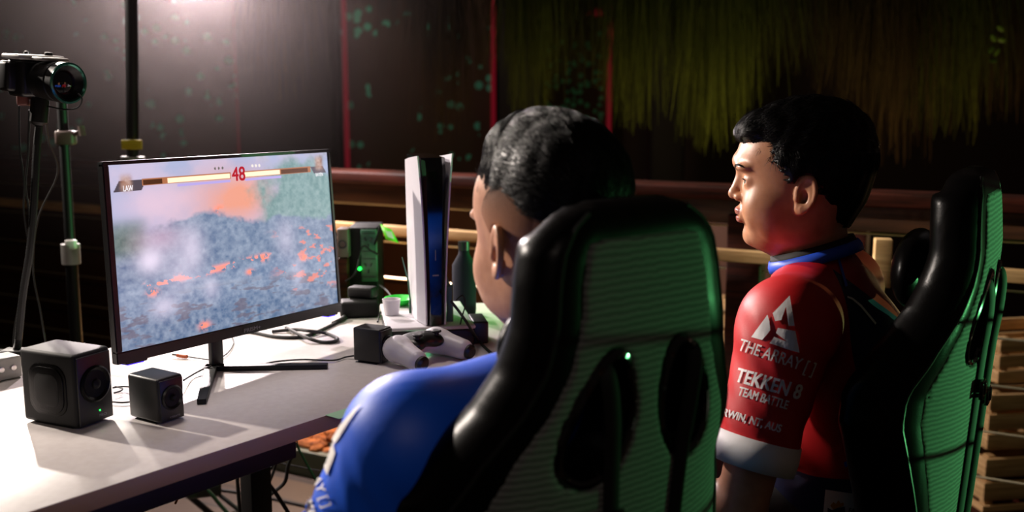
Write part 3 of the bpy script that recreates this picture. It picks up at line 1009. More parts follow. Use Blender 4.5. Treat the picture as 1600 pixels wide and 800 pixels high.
# core: local -y is the front
def loft(secs, closed=True):
    vs, fs = [], []
    n = len(secs[0])
    for s in secs: vs += s
    for i in range(len(secs) - 1):
        for j in range(n):
            k = (j + 1) % n
            fs.append((i * n + j, i * n + k, (i + 1) * n + k, (i + 1) * n + j))
    fs.append(tuple(range(n))[::-1]); fs.append(tuple(range((len(secs) - 1) * n, len(secs) * n)))
    return vs, fs
secs = []
for z in np.linspace(0, 1, 14):
    hw = .0145 + .0085 * z ** 1.2
    fr = -.098 + .012 * (z > .96) ; bk = .1 - .02 * z
    secs.append([(x * hw, y, z * CH * .985) for x, y in ((-.7, fr), (.7, fr), (1, fr + .006), (1, bk), (-1, bk), (-1, fr + .006))])
vs, fs = loft(secs)
core = link('core', pymesh('core', vs, fs), 'black_gloss', con)
def plate(s):
    nz, ny = 26, 14
    out = []; inn = []
    for i in range(nz + 1):
        z = i / nz
        y0 = -.104 + .010 * (1 - z) ** 2 - .004 * z; y1 = .104 - .03 * z * z
        top = CH * (1.0 + (.012 if s > 0 else .0))
        for j in range(ny + 1):
            v = j / ny
            y = y0 + (y1 - y0) * v
            zz = z * top * (1 - .05 * v * z)
            x = .0165 + .0085 * z ** 1.3 + .010 * math.sin(PI * min(1, v * 1.15)) * (1 - .6 * z) + .006 * z ** 3 * (1 - v)
            out.append((s * (x + .0028), y, zz)); inn.append((s * x, y, zz))
    n = (nz + 1) * (ny + 1); fs = []
    def id_(i, j): return i * (ny + 1) + j
    for i in range(nz):
        for j in range(ny):
            a, b_, c, d = id_(i, j), id_(i, j + 1), id_(i + 1, j + 1), id_(i + 1, j)
            fs.append((a, b_, c, d)); fs.append((n + d, n + c, n + b_, n + a))
    for i in range(nz):
        for j in (0, ny):
            a, d = id_(i, j), id_(i + 1, j); fs.append((a, d, n + d, n + a))
    for j in range(ny):
        for i in (0, nz):
            a, d = id_(i, j), id_(i, j + 1); fs.append((a, n + a, n + d, d))
    me = pymesh('side_plate', out + inn, fs, True)
    bb = bmesh.new(); bb.from_mesh(me); bmesh.ops.recalc_face_normals(bb, faces=bb.faces[:]); bb.to_mesh(me); bb.free()
    try: me.set_sharp_from_angle(angle=math.radians(40))
    except Exception: pass
    return link('side_plate', me, 'white_satin', con)
plate(-1); plate(1)
b = MB(); b.box((0, -.0985, CH * .42), (.0012, .0012, .02)); b.box((0.0, -.0985, CH * .30), (.012, .0015, .003), .0006); b.build('front_ports', 'grey_plastic', con)

# controller
Fd = Field((-.09, -.085, -.01), (.09, .075, .06), .0016)
for s in (-1, 1):
    Fd.add(Fd.cap((s * .052, .030, .032), (s * .064, -.040, .022), .026, .021), .02)
    Fd.add(Fd.ell((s * .055, .03, .032), (.027, .03, .022)), .015)
Fd.add(Fd.ell((0, .03, .031), (.065, .028, .018)), .02)
Fd.cut(Fd.ell((0, -.045, .02), (.036, .045, .05)), .01)
shell = Fd.mesh('shell')
gx = Vector((.68, .73, 0)); gyaw = math.atan2(gx.y, gx.x)
gp = Z(668, 566, .75)
pad = thing('game_controller', 'white game controller with black centre lying on the desk beside the small speaker', 'game controller', (gp.x, gp.y, .7505), gyaw)
pad.scale = (.87, .87, .87)
link('shell', shell, 'white_plastic', pad)
Fd = Field((-.07, -.06, 0.0), (.07, .07, .07), .0018)
Fd.add(Fd.ell((0, .026, .043), (.056, .034, .0165)), .01)
for s in (-1, 1):
    Fd.add(Fd.ell((s * .026, .002, .040), (.017, .017, .012)), .01)
link('centre_cover', Fd.mesh('centre_cover'), 'black_plastic', pad)
for s in (-1, 1):
    b = MB(); b.lathe([(.006, 0), (.005, .008), (.010, .010), (.0105, .013), (.008, .0145), (0, .0135)], (s * .026, .0, .049)); b.build('thumb_stick', 'rubber', pad)
    b = MB(); b.box((s * .058, .062, .03), (.026, .016, .016), .006); b.build('trigger', 'black_plastic', pad)
    b = MB(); b.lathe([(0, -.004), (.0155, -.003), (.0155, .008), (.01, .013), (0, .014)], (s * .0655, -.052, .020), Matrix.Rotation(PI / 2 + .15, 3, 'X')); b.build('grip_end', 'black_plastic', pad)
b = MB()
for k in range(4):
    a = k * PI / 2; b.lathe([(.0035, 0), (.0035, .003), (0, .0035)], (.057 + .009 * math.cos(a), .034 + .009 * math.sin(a), .050), n=12)
b.build('face_buttons', 'grey_plastic', pad)
b = MB(); b.box((-.057, .034, .051), (.018, .006, .004), .001); b.box((-.057, .034, .051), (.006, .018, .004), .001); b.build('direction_pad', 'grey_plastic', pad)
b = MB(); b.box((0, .036, .052), (.045, .022, .003), .001); b.build('touchpad', 'white_plastic', pad)

# little things round the dock
p = Z(612, 491, DKZ)
t = thing('plastic_cup', 'small pale round tub on the left of the dock', 'cup', tuple(p))
b = MB(); b.lathe([(0, 0), (.0145, 0), (.018, .03), (.0185, .031), (.017, .031), (.0135, .003), (0, .003)]); b.build('tub', 'white_plastic', t)
p = Z(624, 479, DKZ)
mat('green_glaze', '1fd03a', .4)
t = thing('green_dish', 'shallow bright green dish behind the pale tub', 'dish', tuple(p + Vector((0, .02, -.0))))
b = MB(); b.lathe([(0, 0), (.015, 0), (.032, .014), (.034, .015), (.031, .015), (.014, .003), (0, .003)], n=32); b.build('bowl', 'green_glaze', t)
p = Z(704, 534, .75)
t = thing('antenna_unit', 'thin dark upright unit with a slanted whip antenna in front of the console', 'antenna', tuple(p))
mat('green_grey', '3c6450', .35)
tp = D(702, 445, p.y); b = MB(); b.box(((p.x + tp.x) / 2, p.y, (p.z + tp.z) / 2), (.013, .012, tp.z - p.z), .003); b.build('body', 'green_grey', t, True)
b = MB(); b.tube([D(703, 450, p.y), D(694, 425, p.y), D(678, 395, p.y)], [.003, .0022, .0028], 8); b.build('whip', 'green_grey', t, True)
b = MB(); b.box((p.x, p.y, .753), (.03, .03, .006), .002); b.build('foot', 'black_plastic', t, True)
p = Z(735, 487, .75)
t = thing('water_bottle', 'dim bluish bottle at the back of the desk between console and player in blue', 'bottle', (p.x - .012, p.y - .03, .75))
mat('bottle_blue', '1c1c28', .7, spec=.1)
b = MB(); b.lathe([(0, 0), (.024, 0), (.026, .01), (.026, .11), (.012, .135), (.011, .15), (0, .15)]); b.build('body', 'bottle_blue', t)
b = MB(); b.lathe([(.0125, .143), (.0125, .162), (0, .163)]); b.build('cap', 'black_plastic', t)
t = thing('clip_antenna', 'tiny bright green tipped antenna left of the console', 'antenna', tuple(Z(640, 490, DKZ)))
q = Z(640, 489, DKZ).y
b = MB(); b.tube([D(641, 470, q), D(638, 440, q), D(628, 402, q)], [.002, .002, .001], 6); b.tube([D(641, 470, q), D(641, 489, q)], .003, 6); b.build('whip', 'green_grey', t, True)
p = Z(524, 649, .7508)
t = MB(); t.box((p.x + .012, p.y + .012, .7506), (.05, .03, .0008), 0, rz(yawD)); mat('mint_paper', 'a9d8b0', .7)
tag(t.build('paper_slip', 'mint_paper'), 'small mint green paper slip at the desk edge by the blue sleeve', 'paper')

# equipment tower behind the desk
d_ = 2.42
def bxp(b, x0, y0, x1, y1, d, dep, bev=.003):
    a = D(x0, y0, d); c = D(x1, y1, d)
    b.box(((a.x + c.x) / 2, d + dep / 2, (a.z + c.z) / 2), (abs(c.x - a.x), dep, abs(a.z - c.z)), bev)
t = thing('power_tower', 'dark equipment tower with green lit socket strip standing behind the desk', 'equipment tower', (D(558, 400, d_).x, d_, 0))
b = MB(); bxp(b, 543, 356, 592, 500, d_, .12); a = D(567, 420, d_); b.box((a.x, d_ + .06, .36), (.05, .05, .72), .005); b.box((a.x, d_ + .06, .012), (.26, .26, .024), .006); b.build('body', 'black_matte', t, True)
b = MB(); bxp(b, 563, 359, 590, 440, d_ - .006, .01, .002); so = b.build('socket_strip', 'green_grey', t, True)
for yy in (378, 418):
    b = MB()
    for (xx, ry) in ((571, 0), (580, 0)):
        a = D(xx, yy - 4, d_ - .009); b.box(a, (.003, .004, .009), .0005, Matrix.Rotation(.4 if xx > 575 else -.4, 3, 'Y'))
    a = D(576, yy + 6, d_ - .009); b.box(a, (.003, .004, .009), .0005)
    bxp(b, 566, yy - 14, 587, yy - 13, d_ - .008, .003, 0); bxp(b, 566, yy + 14, 587, yy + 15, d_ - .008, .003, 0)
    b.build('socket', 'black_plastic', t, True)
for yy in (420, 457):
    a = D(562, yy, d_ - .012); b = MB(); b.lathe([(.0042, -.004), (.0042, .002), (.003, .004), (0, .005)], a, Matrix.Rotation(PI / 2, 3, 'X'), 14); b.build('status_light', 'led_green', t, True)
mat('taupe', '5c4a44', .5)
t = thing('small_case', 'small taupe box with a dark round opening beside the tower', 'box', tuple(D(536, 402, d_ - .02)))
b = MB(); bxp(b, 526, 358, 545, 403, d_ - .03, .05); b.build('case', 'taupe', t, True)
b = MB(); b.lathe([(.010, 0), (.011, .002), (.008, .002), (.007, -.002), (0, -.002)], D(535, 382, d_ - .031), Matrix.Rotation(PI / 2, 3, 'X'), 20); b.build('opening', 'black_plastic', t, True)
b = MB(); bxp(b, 527, 404, 545, 500, d_ - .03, .05); a = D(536, 500, d_); b.box((a.x, d_ - .005, a.z / 2), (.03, .05, a.z), .003)
tag(b.build('case_stand', 'dark_wood'), 'narrow dark stand under the taupe box', 'stand')
t = thing('power_adapter', 'black power brick at the back of the desk behind the small speaker', 'power adapter', tuple(Z(560, 492, .75)))
a = Z(562, 494, .75); b = MB(); b.box((a.x, a.y, .769), (.085, .05, .036), .008, rz(.2)); b.build('brick', 'black_matte', t, True)
b = MB(); b.box((a.x + .005, a.y + .02, .800), (.06, .035, .025), .006, rz(-.3)); b.build('plug', 'black_matte', t, True)
t = thing('tape_flag', 'bright green tape flag sticking out beside the tower', 'tape flag', tuple(D(606, 362, d_ - .03)))
q = [D(594, 350, d_ - .03), D(612, 359, d_ - .03), D(623, 380, d_ - .035), D(603, 374, d_ - .035)]
mat('flag_green', '63c81e', .5, emit='49d010', es=.12)  # tape colour carries a faint glow in place of light on it
b = MB(); b.quad(*q); o = b.build('flag', 'flag_green', t, True)
md = o.modifiers.new('s', 'SOLIDIFY'); md.thickness = .001
q = [D(601, 358, d_ - .032), D(612, 362, d_ - .032), D(616, 374, d_ - .037), D(606, 370, d_ - .037)]
b = MB(); b.quad(*q); b.build('white_patch', 'print_white', t, True)
b = MB(); b.tube([D(595, 352, d_ - .03), D(588, 374, d_ - .01), D(584, 386, d_)], .003, 6); b.build('stick', 'black_plastic', t, True)

# ------------------------------------------------------------ cables
def cable(label, pts, r=.003, m='rubber', n=8, name='cable', group=None):
    b = MB(); b.tube(spline(pts, n), r, 8)
    return tag(b.build(name, m), label, 'cable', group)
def dz(px, py, z=.7535): return Z(px, py, z)
cable('thick black cable running under the monitor to its right corner', [dz(385, 518), dz(400, 520), dz(430, 526), dz(465, 527), dz(487, 522), dz(520, 507), dz(541, 496)], .0035)
cable('looped black cable lying behind the right side of the monitor', [dz(447, 512, .756), dz(475, 526, .759), dz(500, 534), dz(520, 534), dz(527, 529), dz(510, 521), dz(482, 517, .761), dz(462, 515, .757), dz(425, 518)], .0035)
cable('thin black cable from the right stand leg to the small speaker by the controller', [dz(400, 574), dz(425, 566), dz(470, 562), dz(520, 563), dz(540, 558), dz(553, 556, .757)], .0016)
cable('thin black cable between monitor stand and left small speaker', [dz(287, 594, .765), dz(300, 586, .756), dz(315, 578, .757), dz(330, 572, .762)], .0016)
c = cable('upper thin cable between the large and the left small speaker', [dz(176, 606, .757), dz(190, 604, .757), dz(210, 605, .757)], .0014)
c = cable('lower thin cable between the large and the left small speaker', [dz(176, 628, .754), dz(192, 629, .754), dz(212, 627, .754)], .0014)
cable('short looped cable beside the large speaker', [dz(178, 614, .757), dz(188, 611, .757), dz(191, 607, .757), dz(180, 604, .757)], .0014)
cable('black cable running down from the dock beside the antenna unit', [D(704, 470, 1.80), D(716, 485, 1.80), D(730, 505, 1.79), dz(748, 532, .758), dz(768, 552), dz(800, 575)], .0028)
cable('thin dark cord hooping over from the console towards the antenna unit', [D(712, 470, 1.85), D(722, 462, 1.86), D(727, 475, 1.86), D(722, 495, 1.86), dz(716, 520, .775)], .0014)
p_ = [dz(283, 556, .755), dz(305, 559), dz(335, 562), dz(355, 552), dz(365, 536), dz(362, 525)]
t = thing('audio_cable', 'thin dark audio cable ending in an orange plug under the monitor', 'cable', tuple(p_[0]))
b = MB(); b.tube(spline(p_, 8), .0013, 6); b.build('cord', 'rubber', t, True)
mat('orange_plug', 'b4552a', .4)
b = MB(); dd = (p_[0] - p_[1]).normalized(); b.tube([p_[0] - dd * .014, p_[0] - dd * .012, p_[0] + dd * .008, p_[0] + dd * .009], [.002, .0038, .0038, .002], 10); b.build('plug', 'orange_plug', t, True)
b = MB(); b.tube([p_[0] + dd * .009, p_[0] + dd * .018], .0024, 8); b.build('plug_tip', 'chrome', t, True)
cable('black cables from the tower drooping onto the desk', [D(590, 452, 2.4), D(578, 462, 2.32), D(560, 465, 2.3), D(545, 480, 2.27), dz(538, 495, .757), dz(520, 505)], .004)
cable('dark cord curving from the tower over the back of the desk', [D(592, 445, 2.4), D(602, 452, 2.25), D(612, 466, 2.18), D(606, 478, 2.12), D(595, 488, 2.1), dz(590, 503, .757)], .0022)
cable('thin cord crossing the front of the socket strip', [D(540, 440, 2.38), D(556, 425, 2.38), D(566, 386, 2.39), D(580, 392, 2.39), D(592, 398, 2.39)], .0022)
# beneath the desk
UC = [('black cable hanging straight below the desk apron', [(370, 726), (370, 737), (373, 777), (378, 830)], 2.0, .004),
      ('thick black cable slanting right below the desk', [(394, 712), (396, 717), (414, 748), (434, 775), (462, 820)], 1.95, .0045),
      ('thin cable slanting left below the desk', [(437, 700), (436, 706), (425, 744), (411, 773), (392, 820)], 2.05, .0032),
      ('curved cable bending under the right end of the desk', [(460, 694), (459, 703), (450, 728), (445, 753), (425, 771), (398, 790)], 2.0, .0042),
      ('thin cable slanting towards the blue sleeve below the desk', [(464, 690), (466, 700), (488, 741), (500, 760)], 2.1, .0028),
      ('long cable running low across the deck under the desk', [(280, 752), (300, 755), (335, 764), (402, 775), (480, 792)], 2.6, .005),
      ('second low cable fanning out under the desk', [(312, 756), (330, 772), (345, 790), (365, 812)], 2.4, .005),
      ('cable loop dangling below the desk edge', [(397, 715), (388, 738), (394, 750), (412, 749), (424, 730), (437, 702)], 1.98, .0028),
      ('thin cable stretched across the orange lit bed', [(400, 716), (440, 724), (500, 736)], 2.3, .002)]
for lab, pts, dd_, r in UC:
    cable(lab, [D(x, y, dd_ + .02 * i) for i, (x, y) in enumerate(pts)], r)
mat('orange_wire', 'a86a2c', .5)
cable('short tan wire dangling beside the desk leg', [D(272, 752, 1.5), D(275, 762, 1.5), D(279, 773, 1.5), D(274, 787, 1.5)], .0018, 'orange_wire')
mat('dark_knot', '0c0f0e', .6)
t = thing('cable_hub', 'dark knot of cable connectors lying low under the desk', 'cable hub', tuple(D(318, 762, 2.5)))
a = D(318, 762, 2.5); b = MB(); b.box((0, 0, 0), (.09, .06, .04), .012, rz(.3)); b.build('body', 'dark_knot', t)
for (x, y) in ((300, 748), (285, 755), (362, 790), (345, 750)):
    b = MB(); e = D(x, y, 2.5) - a; b.tube([(0, 0, 0), tuple(e * .5 + Vector((0, 0, .01))), tuple(e * 1.3)], .006, 7); b.build('lead', 'dark_knot', t)

# ------------------------------------------------------------ left side: camera on a gooseneck, stands, power box
dC = 1.72
cp = D(62, 168, dC)
t = thing('video_camera', 'compact black camera with a lens facing right on a gooseneck at the left', 'camera', tuple(cp))
fd = Vector((.86, -.50, -.08)).normalized(); sd = Vector((0, 0, 1)).cross(fd).normalized(); up = fd.cross(sd).normalized()
Rc = basis(fd, sd, up)
bc = D(53, 122, dC)
def cpt(x, y, z): return bc + fd * x + sd * y + up * z
b = MB(); b.box(cpt(0, 0, 0), (.045, .072, .062), .007, Rc); b.box(cpt(-.012, 0, .002), (.03, .10, .05), .006, Rc); b.box(cpt(.018, .03, -.004), (.03, .02, .05), .009, Rc); b.build('body', 'black_plastic', t, True)
b = MB(); b.box(cpt(.0, 0, .035), (.05, .085, .008), .003, Rc); b.box(cpt(.045, 0, .034), (.03, .05, .006), .002, Rc); b.build('top_plate', 'grey_plastic', t, True)
b = MB(); b.lathe([(.024, .0), (.030, .002), (.031, .028), (.033, .03), (.033, .05), (.029, .052), (.034, .056), (.034, .070), (.030, .072), (.026, .066), (.020, .060), (0, .060)], cpt(.02, 0, -.002), Rc @ Matrix.Rotation(PI / 2, 3, 'Y'), 40); b.build('lens_barrel', 'black_plastic', t, True)
mat('lens_ring', '2f6a58', .2, metal=.6)
mat('lens_glass', '0c1216', .03, coat=1)
b = MB(); b.lathe([(.0335, .070), (.034, .0725), (.031, .0735), (.0285, .071)], cpt(.02, 0, -.002), Rc @ Matrix.Rotation(PI / 2, 3, 'Y'), 40); b.build('lens_ring', 'lens_ring', t, True)
b = MB(); b.lathe([(.020, .0605), (.014, .064), (0, .066)], cpt(.02, 0, -.002), Rc @ Matrix.Rotation(PI / 2, 3, 'Y'), 30); b.build('lens_glass', 'lens_glass', t, True)
b = MB(); b.tube(spline([D(70, 165, dC), D(100, 171, dC - .02), D(122, 168, dC - .04), D(128, 155, dC - .05), D(122, 146, dC - .05)], 6), .0013, 6); b.build('lens_cap_cord', 'rubber', t, True)
b = MB(); b.lathe([(.004, .0), (.003, .004), (0, .005)], cpt(-.002, -.012, .040), Rc, 12); b.lathe([(.007, 0), (.0065, .006), (0, .007)], cpt(.005, .025, .038), Rc, 16); b.build('dials', 'black_metal', t, True)
mat('red_brown', '6a3a34', .5)
t = thing('flexible_arm', 'black gooseneck arm rising from the desk clamp to the camera', 'camera arm', tuple(Z(22, 600, .75)))
b = MB(); pts = spline([D(62, 186, dC), D(57, 240, dC), D(53, 320, dC), D(47, 390, dC), D(36, 460, dC), D(29, 530, dC), Vector((D(28, 580, dC).x, dC, .775))], 30)
b.tube(pts, [.0062 + .0006 * (i % 2) for i in range(len(pts))], 10); b.build('gooseneck', 'black_metal', t, True)
b = MB(); e = D(63, 158, dC); e2 = D(60, 190, dC); b.tube([e + Vector((0, 0, .012)), e, e2, e2 - Vector((0, 0, .006))], [.012, .015, .015, .009], 16); b.build('ball_head', 'black_metal', t, True)
b = MB(); b.box(D(38, 155, dC), (.02, .02, .022), .004); b.build('shoe_plate', 'red_brown', t, True)
a = Vector((D(28, 580, dC).x, dC, .75)); b = MB(); b.box((a.x, a.y, .764), (.05, .035, .028), .005); b.box((a.x, a.y + .02, .735), (.03, .012, .08), .003); b.tube([(a.x - .05, a.y, .772), (a.x + .02, a.y, .772)], .006, 8); b.build('clamp', 'black_metal', t, True)
cable('thin cord hanging left of the gooseneck arm', [D(30, 165, dC), D(31, 230, dC), D(38, 290, dC), D(37, 330, dC), D(44, 380, dC)], .0018)
cable('thin cord running beside the gooseneck arm down to the clamp', [D(46, 172, dC), D(44, 240, dC + .01), D(40, 290, dC + .01), D(46, 350, dC + .02), D(34, 450, dC + .02), D(22, 520, dC + .02), D(22, 572, dC + .01)], .002)
cable('thin cord hanging from the camera towards the back of the desk', [D(70, 170, dC), D(76, 220, 1.85), D(90, 270, 1.95), D(60, 340, 2.0), D(52, 420, 2.0), D(64, 490, 2.0), D(72, 540, 1.98)], .0016)
a = Z(14, 604, .75)
t = thing('power_strip', 'small pale grey metal power box at the left edge behind the large speaker', 'power box', (a.x - .04, a.y + .015, .75), yawD)
b = MB(); b.box((-.01, .02, .0195), (.13, .045, .038), .004); b.build('case', 'grey_plastic', t)
for i in range(2):
    b = MB(); b.lathe([(.004, 0), (.0045, .002), (0, .0025)], (.02 + .02 * i, -.003, .02), Matrix.Rotation(PI / 2, 3, 'X'), 12); b.build('screw', 'chrome', t)

def stand(name, label, top, foot, r, extras=None):
    t = thing(name, label, 'stand', (foot.x, foot.y, 0))
    mid = top.lerp(foot, .52)
    b = MB(); b.tube([top, mid], r * .8, 14); b.build('upper_tube', 'black_metal', t, True)
    b = MB(); b.tube([mid + (top - foot).normalized() * .02, Vector((foot.x, foot.y, .12))], r, 14); b.build('lower_tube', 'black_metal', t, True)
    for k in range(3):
        a = k * 2 * PI / 3 + .5
        b = MB(); b.tube([(foot.x, foot.y, .45), (foot.x + .38 * math.cos(a), foot.y + .38 * math.sin(a), .012)], .009, 8); b.build('leg', 'black_metal', t, True)
    b = MB(); b.tube([mid - (top - foot).normalized() * .02, mid + (top - foot).normalized() * .03], r * 1.5, 14); b.build('collar', 'grey_plastic', t, True)
    return t
d1_ = 2.45
t = stand('light_stand', 'dark light stand with a white collar and side clamp behind the gooseneck', D(96, 150, d1_), D(124, 620, d1_), .015)
a = D(103, 215, d1_); b = MB(); b.box(a, (.045, .03, .035), .006); b.tube([a, D(128, 205, d1_ - .01)], .006, 8); b.tube([D(126, 197, d1_ - .01), D(129, 212, d1_ - .01)], .009, 8); b.build('side_clamp', 'taupe', t, True)
a = D(111, 382, d1_ - .012); b = MB(); b.box(a, (.026, .018, .024), .004); b.build('white_clip', 'print_white', t, True)
d2_ = 2.75
t = stand('light_stand', 'dark light stand with a yellow tape label, behind the top left monitor corner', D(203, -260, d2_), D(212, 700, d2_), .021)
b = MB(); a = D(206, 226, d2_ - .03); b.box(a, (.056, .006, .026), .002); b.build('yellow_label', 'yellow_tape', t, True)


# ------------------------------------------------------------ gaming chairs
m = mat('light_striped_fabric', '6a6c6a', .85)  # stripes of screen light put into the fabric's colour and bump
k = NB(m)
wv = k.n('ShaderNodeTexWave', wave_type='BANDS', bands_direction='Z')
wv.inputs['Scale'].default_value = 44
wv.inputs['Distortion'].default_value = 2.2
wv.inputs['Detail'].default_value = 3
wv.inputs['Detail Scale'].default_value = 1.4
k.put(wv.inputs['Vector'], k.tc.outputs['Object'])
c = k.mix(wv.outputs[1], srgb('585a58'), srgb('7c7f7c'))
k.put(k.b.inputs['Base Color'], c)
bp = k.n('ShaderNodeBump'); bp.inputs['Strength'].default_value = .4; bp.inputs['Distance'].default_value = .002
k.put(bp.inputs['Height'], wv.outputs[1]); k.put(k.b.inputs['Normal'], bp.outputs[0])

WT = np.array([(.34, .17), (.40, .182), (.48, .188), (.62, .200), (.70, .218), (.76, .230), (.82, .222), (.87, .200), (.915, .168), (.955, .148), (1.0, .138), (1.04, .133), (1.07, .126), (1.09, .112), (1.105, .088), (1.115, .05), (1.12, .0)])
def back_fields(Fd):
    s, t, z = Fd.X, Fd.Y, Fd.Z
    w = np.interp(z, WT[:, 0], WT[:, 1])
    sw = np.interp(z, [.35, .5, .8, .9, .98, 1.13], [.02, .045, .085, .055, .020, .008])
    hk = np.clip(np.abs(s) / .225, 0, 1.3)
    tm = sw * hk ** 2.4 - (z - .75) * .07 + np.interp(z, [1.0, 1.13], [0, .02])
    dside = (np.abs(s) - w) * .85
    dtop = np.maximum(dside, np.maximum(z - 1.116, .345 - z))
    return tm, dtop
def hole(Fd, grow=0):
    s = np.abs(Fd.X); z = Fd.Z
    # slanted teardrop openings for the straps
    zc = (z - .900); sc = s - .062 + zc * .22
    hw = .036 + grow - np.clip(zc, -.07, .07) * .18
    return np.sqrt((sc / hw) ** 2 + (zc / (.062 + grow)) ** 2) * hw - hw
def rmax(a, b, k): return -smin(-a, -b, k)

def make_chair(label, loc, yaw):
    ch = thing('gaming_chair', label, 'chair', loc, yaw, 'black gaming chairs at the desk')
    Fd = Field((-.26, -.12, .32), (.26, .20, 1.15), .0062)
    tm, dp = back_fields(Fd)
    th = np.interp(Fd.Z, [.85, 1.0], [.034, .028])
    dth = np.abs(Fd.Y - tm) - th
    f = rmax(dp, dth, .035)
    # thick rolled side bolsters
    w = np.interp(Fd.Z, WT[:, 0], WT[:, 1]); sw = np.interp(Fd.Z, [.35, .5, .8, .9, .98, 1.13], [.02, .045, .085, .055, .020, .008])
    bol = np.sqrt(((np.abs(Fd.X) - w + .030) / .030) ** 2 + ((Fd.Y - tm - .010) / np.interp(Fd.Z, [.85, 1.0], [.045, .032])) ** 2) * .03 - .03
    bol = np.maximum(bol, np.maximum(Fd.Z - 1.08, .37 - Fd.Z))
    f = smin(f, bol * .9, .012)
    # front cushions
    cu = np.sqrt((Fd.X / .10) ** 2 + ((Fd.Y - tm - .02) / .035) ** 2 + ((Fd.Z - .62) / .24) ** 2) * .035 - .035
    f = smin(f, cu, .02)
    f = rmax(f, -hole(Fd), .012)
    Fd.f = f.astype(np.float32)
    me = Fd.mesh('backrest')
    link('backrest', me, 'vinyl', ch)
    bvb = bvh_of(me)
    def rear(s, z, off=.0):
        h_ = bvb.ray_cast(Vector((s, -.4, z)), Vector((0, 1, 0)))
        return (h_[0].y if h_[0] is not None else tsurf(s, z, -.03)) - off
    # woven panel set in the rear
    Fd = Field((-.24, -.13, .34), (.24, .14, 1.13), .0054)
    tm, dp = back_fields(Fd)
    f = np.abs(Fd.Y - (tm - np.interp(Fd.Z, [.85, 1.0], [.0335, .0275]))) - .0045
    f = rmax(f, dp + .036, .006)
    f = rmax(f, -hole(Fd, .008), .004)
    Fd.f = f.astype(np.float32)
    link('rear_panel', Fd.mesh('rear_panel'), 'light_striped_fabric', ch)
    # rims of the strap openings
    def tsurf(s, z, off):
        sw = np.interp(z, [.35, .5, .8, .9, .98, 1.13], [.02, .045, .085, .055, .020, .008])
        return float(sw * (abs(s) / .225) ** 2.4 - (z - .75) * .07 + np.interp(z, [1.0, 1.13], [0, .02]) + off)
    for sg in (-1, 1):
        pts = []
        for i in range(33):
            a = 2 * PI * i / 32
            zc = math.sin(a) * .066; hw = .040 - max(-.07, min(.07, zc)) * .18
            s = sg * (.062 - zc * .22 + hw * math.cos(a)); z = .900 + zc
            pts.append((s, tsurf(s, z, -.033), z))
        b = MB(); b.tube(pts, .0055, 8, cap=False); b.build('opening_rim', 'black_gloss', ch)
    # piping along the outline
    for sg in (-1, 1):
        zz = np.linspace(.37, 1.104, 60); pts = []
        for z in zz:
            s = sg * (np.interp(z, WT[:, 0], WT[:, 1]) - .018)
            pts.append((s, rear(s, z, .0), z))
        b = MB(); b.tube(pts, .0028, 6); b.build('piping', 'black_plastic', ch)
    # neck pillow in front, its two straps go through the openings to the rear
    Fd = Field((-.16, .0, .86), (.16, .16, 1.04), .005)
    Fd.add(np.maximum(Fd.ell((0, .062, .955), (.110, .032, .062)), -9)); link('neck_pillow', Fd.mesh('neck_pillow'), 'vinyl', ch)
    for sg in (-1, 1):
        def pt(s, z, o=-.041): return (sg * s, tsurf(s, z, o), z)
        pts = [pt(.07, .95, .0), pt(.066, .955, -.03), pt(.064, .94), pt(.058, .90, -.044), pt(.052, .84, -.042), pt(.048, .77, -.042), pt(.046, .68, -.042), pt(.044, .58, -.042), pt(.042, .47, -.04), pt(.041, .39, -.03)]
        b = MB(); b.tube(spline(pts, 6), .0085, 8, flat=.28); st = b.build('strap', 'rubber', ch)
        zc = .80 - .035 * (sg > 0)
        x, y, z = pt(.0495, zc, -.047)
        b = MB(); b.box((x, y, z), (.026, .006, .006), .001); b.box((x, y, z - .022), (.026, .006, .006), .001)
        for q in (-1, 1): b.box((x + q * .011, y, z - .011), (.005, .006, .024), .001)
        b.box((x, y - .003, z - .008), (.014, .006, .02), .002)
        o = b.build('buckle', 'black_gloss', st)
    # seat, arms, lift and base
    Fd = Field((-.30, -.08, .30), (.30, .52, .52), .009)
    Fd.add(Fd.ell((0, .22, .385), (.235, .26, .055)), .02)
    box = np.maximum(np.maximum(np.abs(Fd.X) - .22, np.abs(Fd.Y - .22) - .24), np.abs(Fd.Z - .38) - .035)
    Fd.add(box, .03)
    for sg in (-1, 1): Fd.add(Fd.cap((sg * .225, .02, .41), (sg * .215, .42, .40), .045, .035), .03)
    link('seat', Fd.mesh('seat'), 'vinyl', ch)
    for sg in (-1, 1):
        b = MB(); b.box((sg * .29, .2, .47), (.05, .05, .24), .008); b.box((sg * .27, .2, .36), (.10, .05, .02), .006); a = b.build('armrest', 'black_plastic', ch)
        b = MB(); b.box((sg * .29, .2, .60), (.085, .26, .03), .013); b.build('arm_pad', 'vinyl', a)
    b = MB(); b.box((0, .2, .325), (.26, .3, .03), .006); b.lathe([(.028, .08), (.028, .2), (.02, .205), (.02, .32)], (0, .2, 0)); b.build('gas_lift', 'black_metal', ch)
    for q in range(5):
        a = q * 2 * PI / 5 + .3
        b = MB(); b.tube([(0, .2, .095), (.30 * math.cos(a), .2 + .30 * math.sin(a), .07)], [.03, .018], 8); o = b.build('base_arm', 'black_plastic', ch)
        c_ = (.30 * math.cos(a), .2 + .30 * math.sin(a), .028)
        b = MB()
        for s_ in (-1, 1): b.lathe([(0, -.008), (.024, -.008), (.028, -.004), (.028, .004), (.024, .008), (0, .008)], (c_[0] - s_ * .013 * math.sin(a), c_[1] + s_ * .013 * math.cos(a), c_[2]), rz(a) @ Matrix.Rotation(PI / 2, 3, 'X'), 18)
        b.tube([(c_[0], c_[1], .03), (c_[0], c_[1], .075)], .007, 8)
        b.build('caster', 'rubber', o)
    return ch
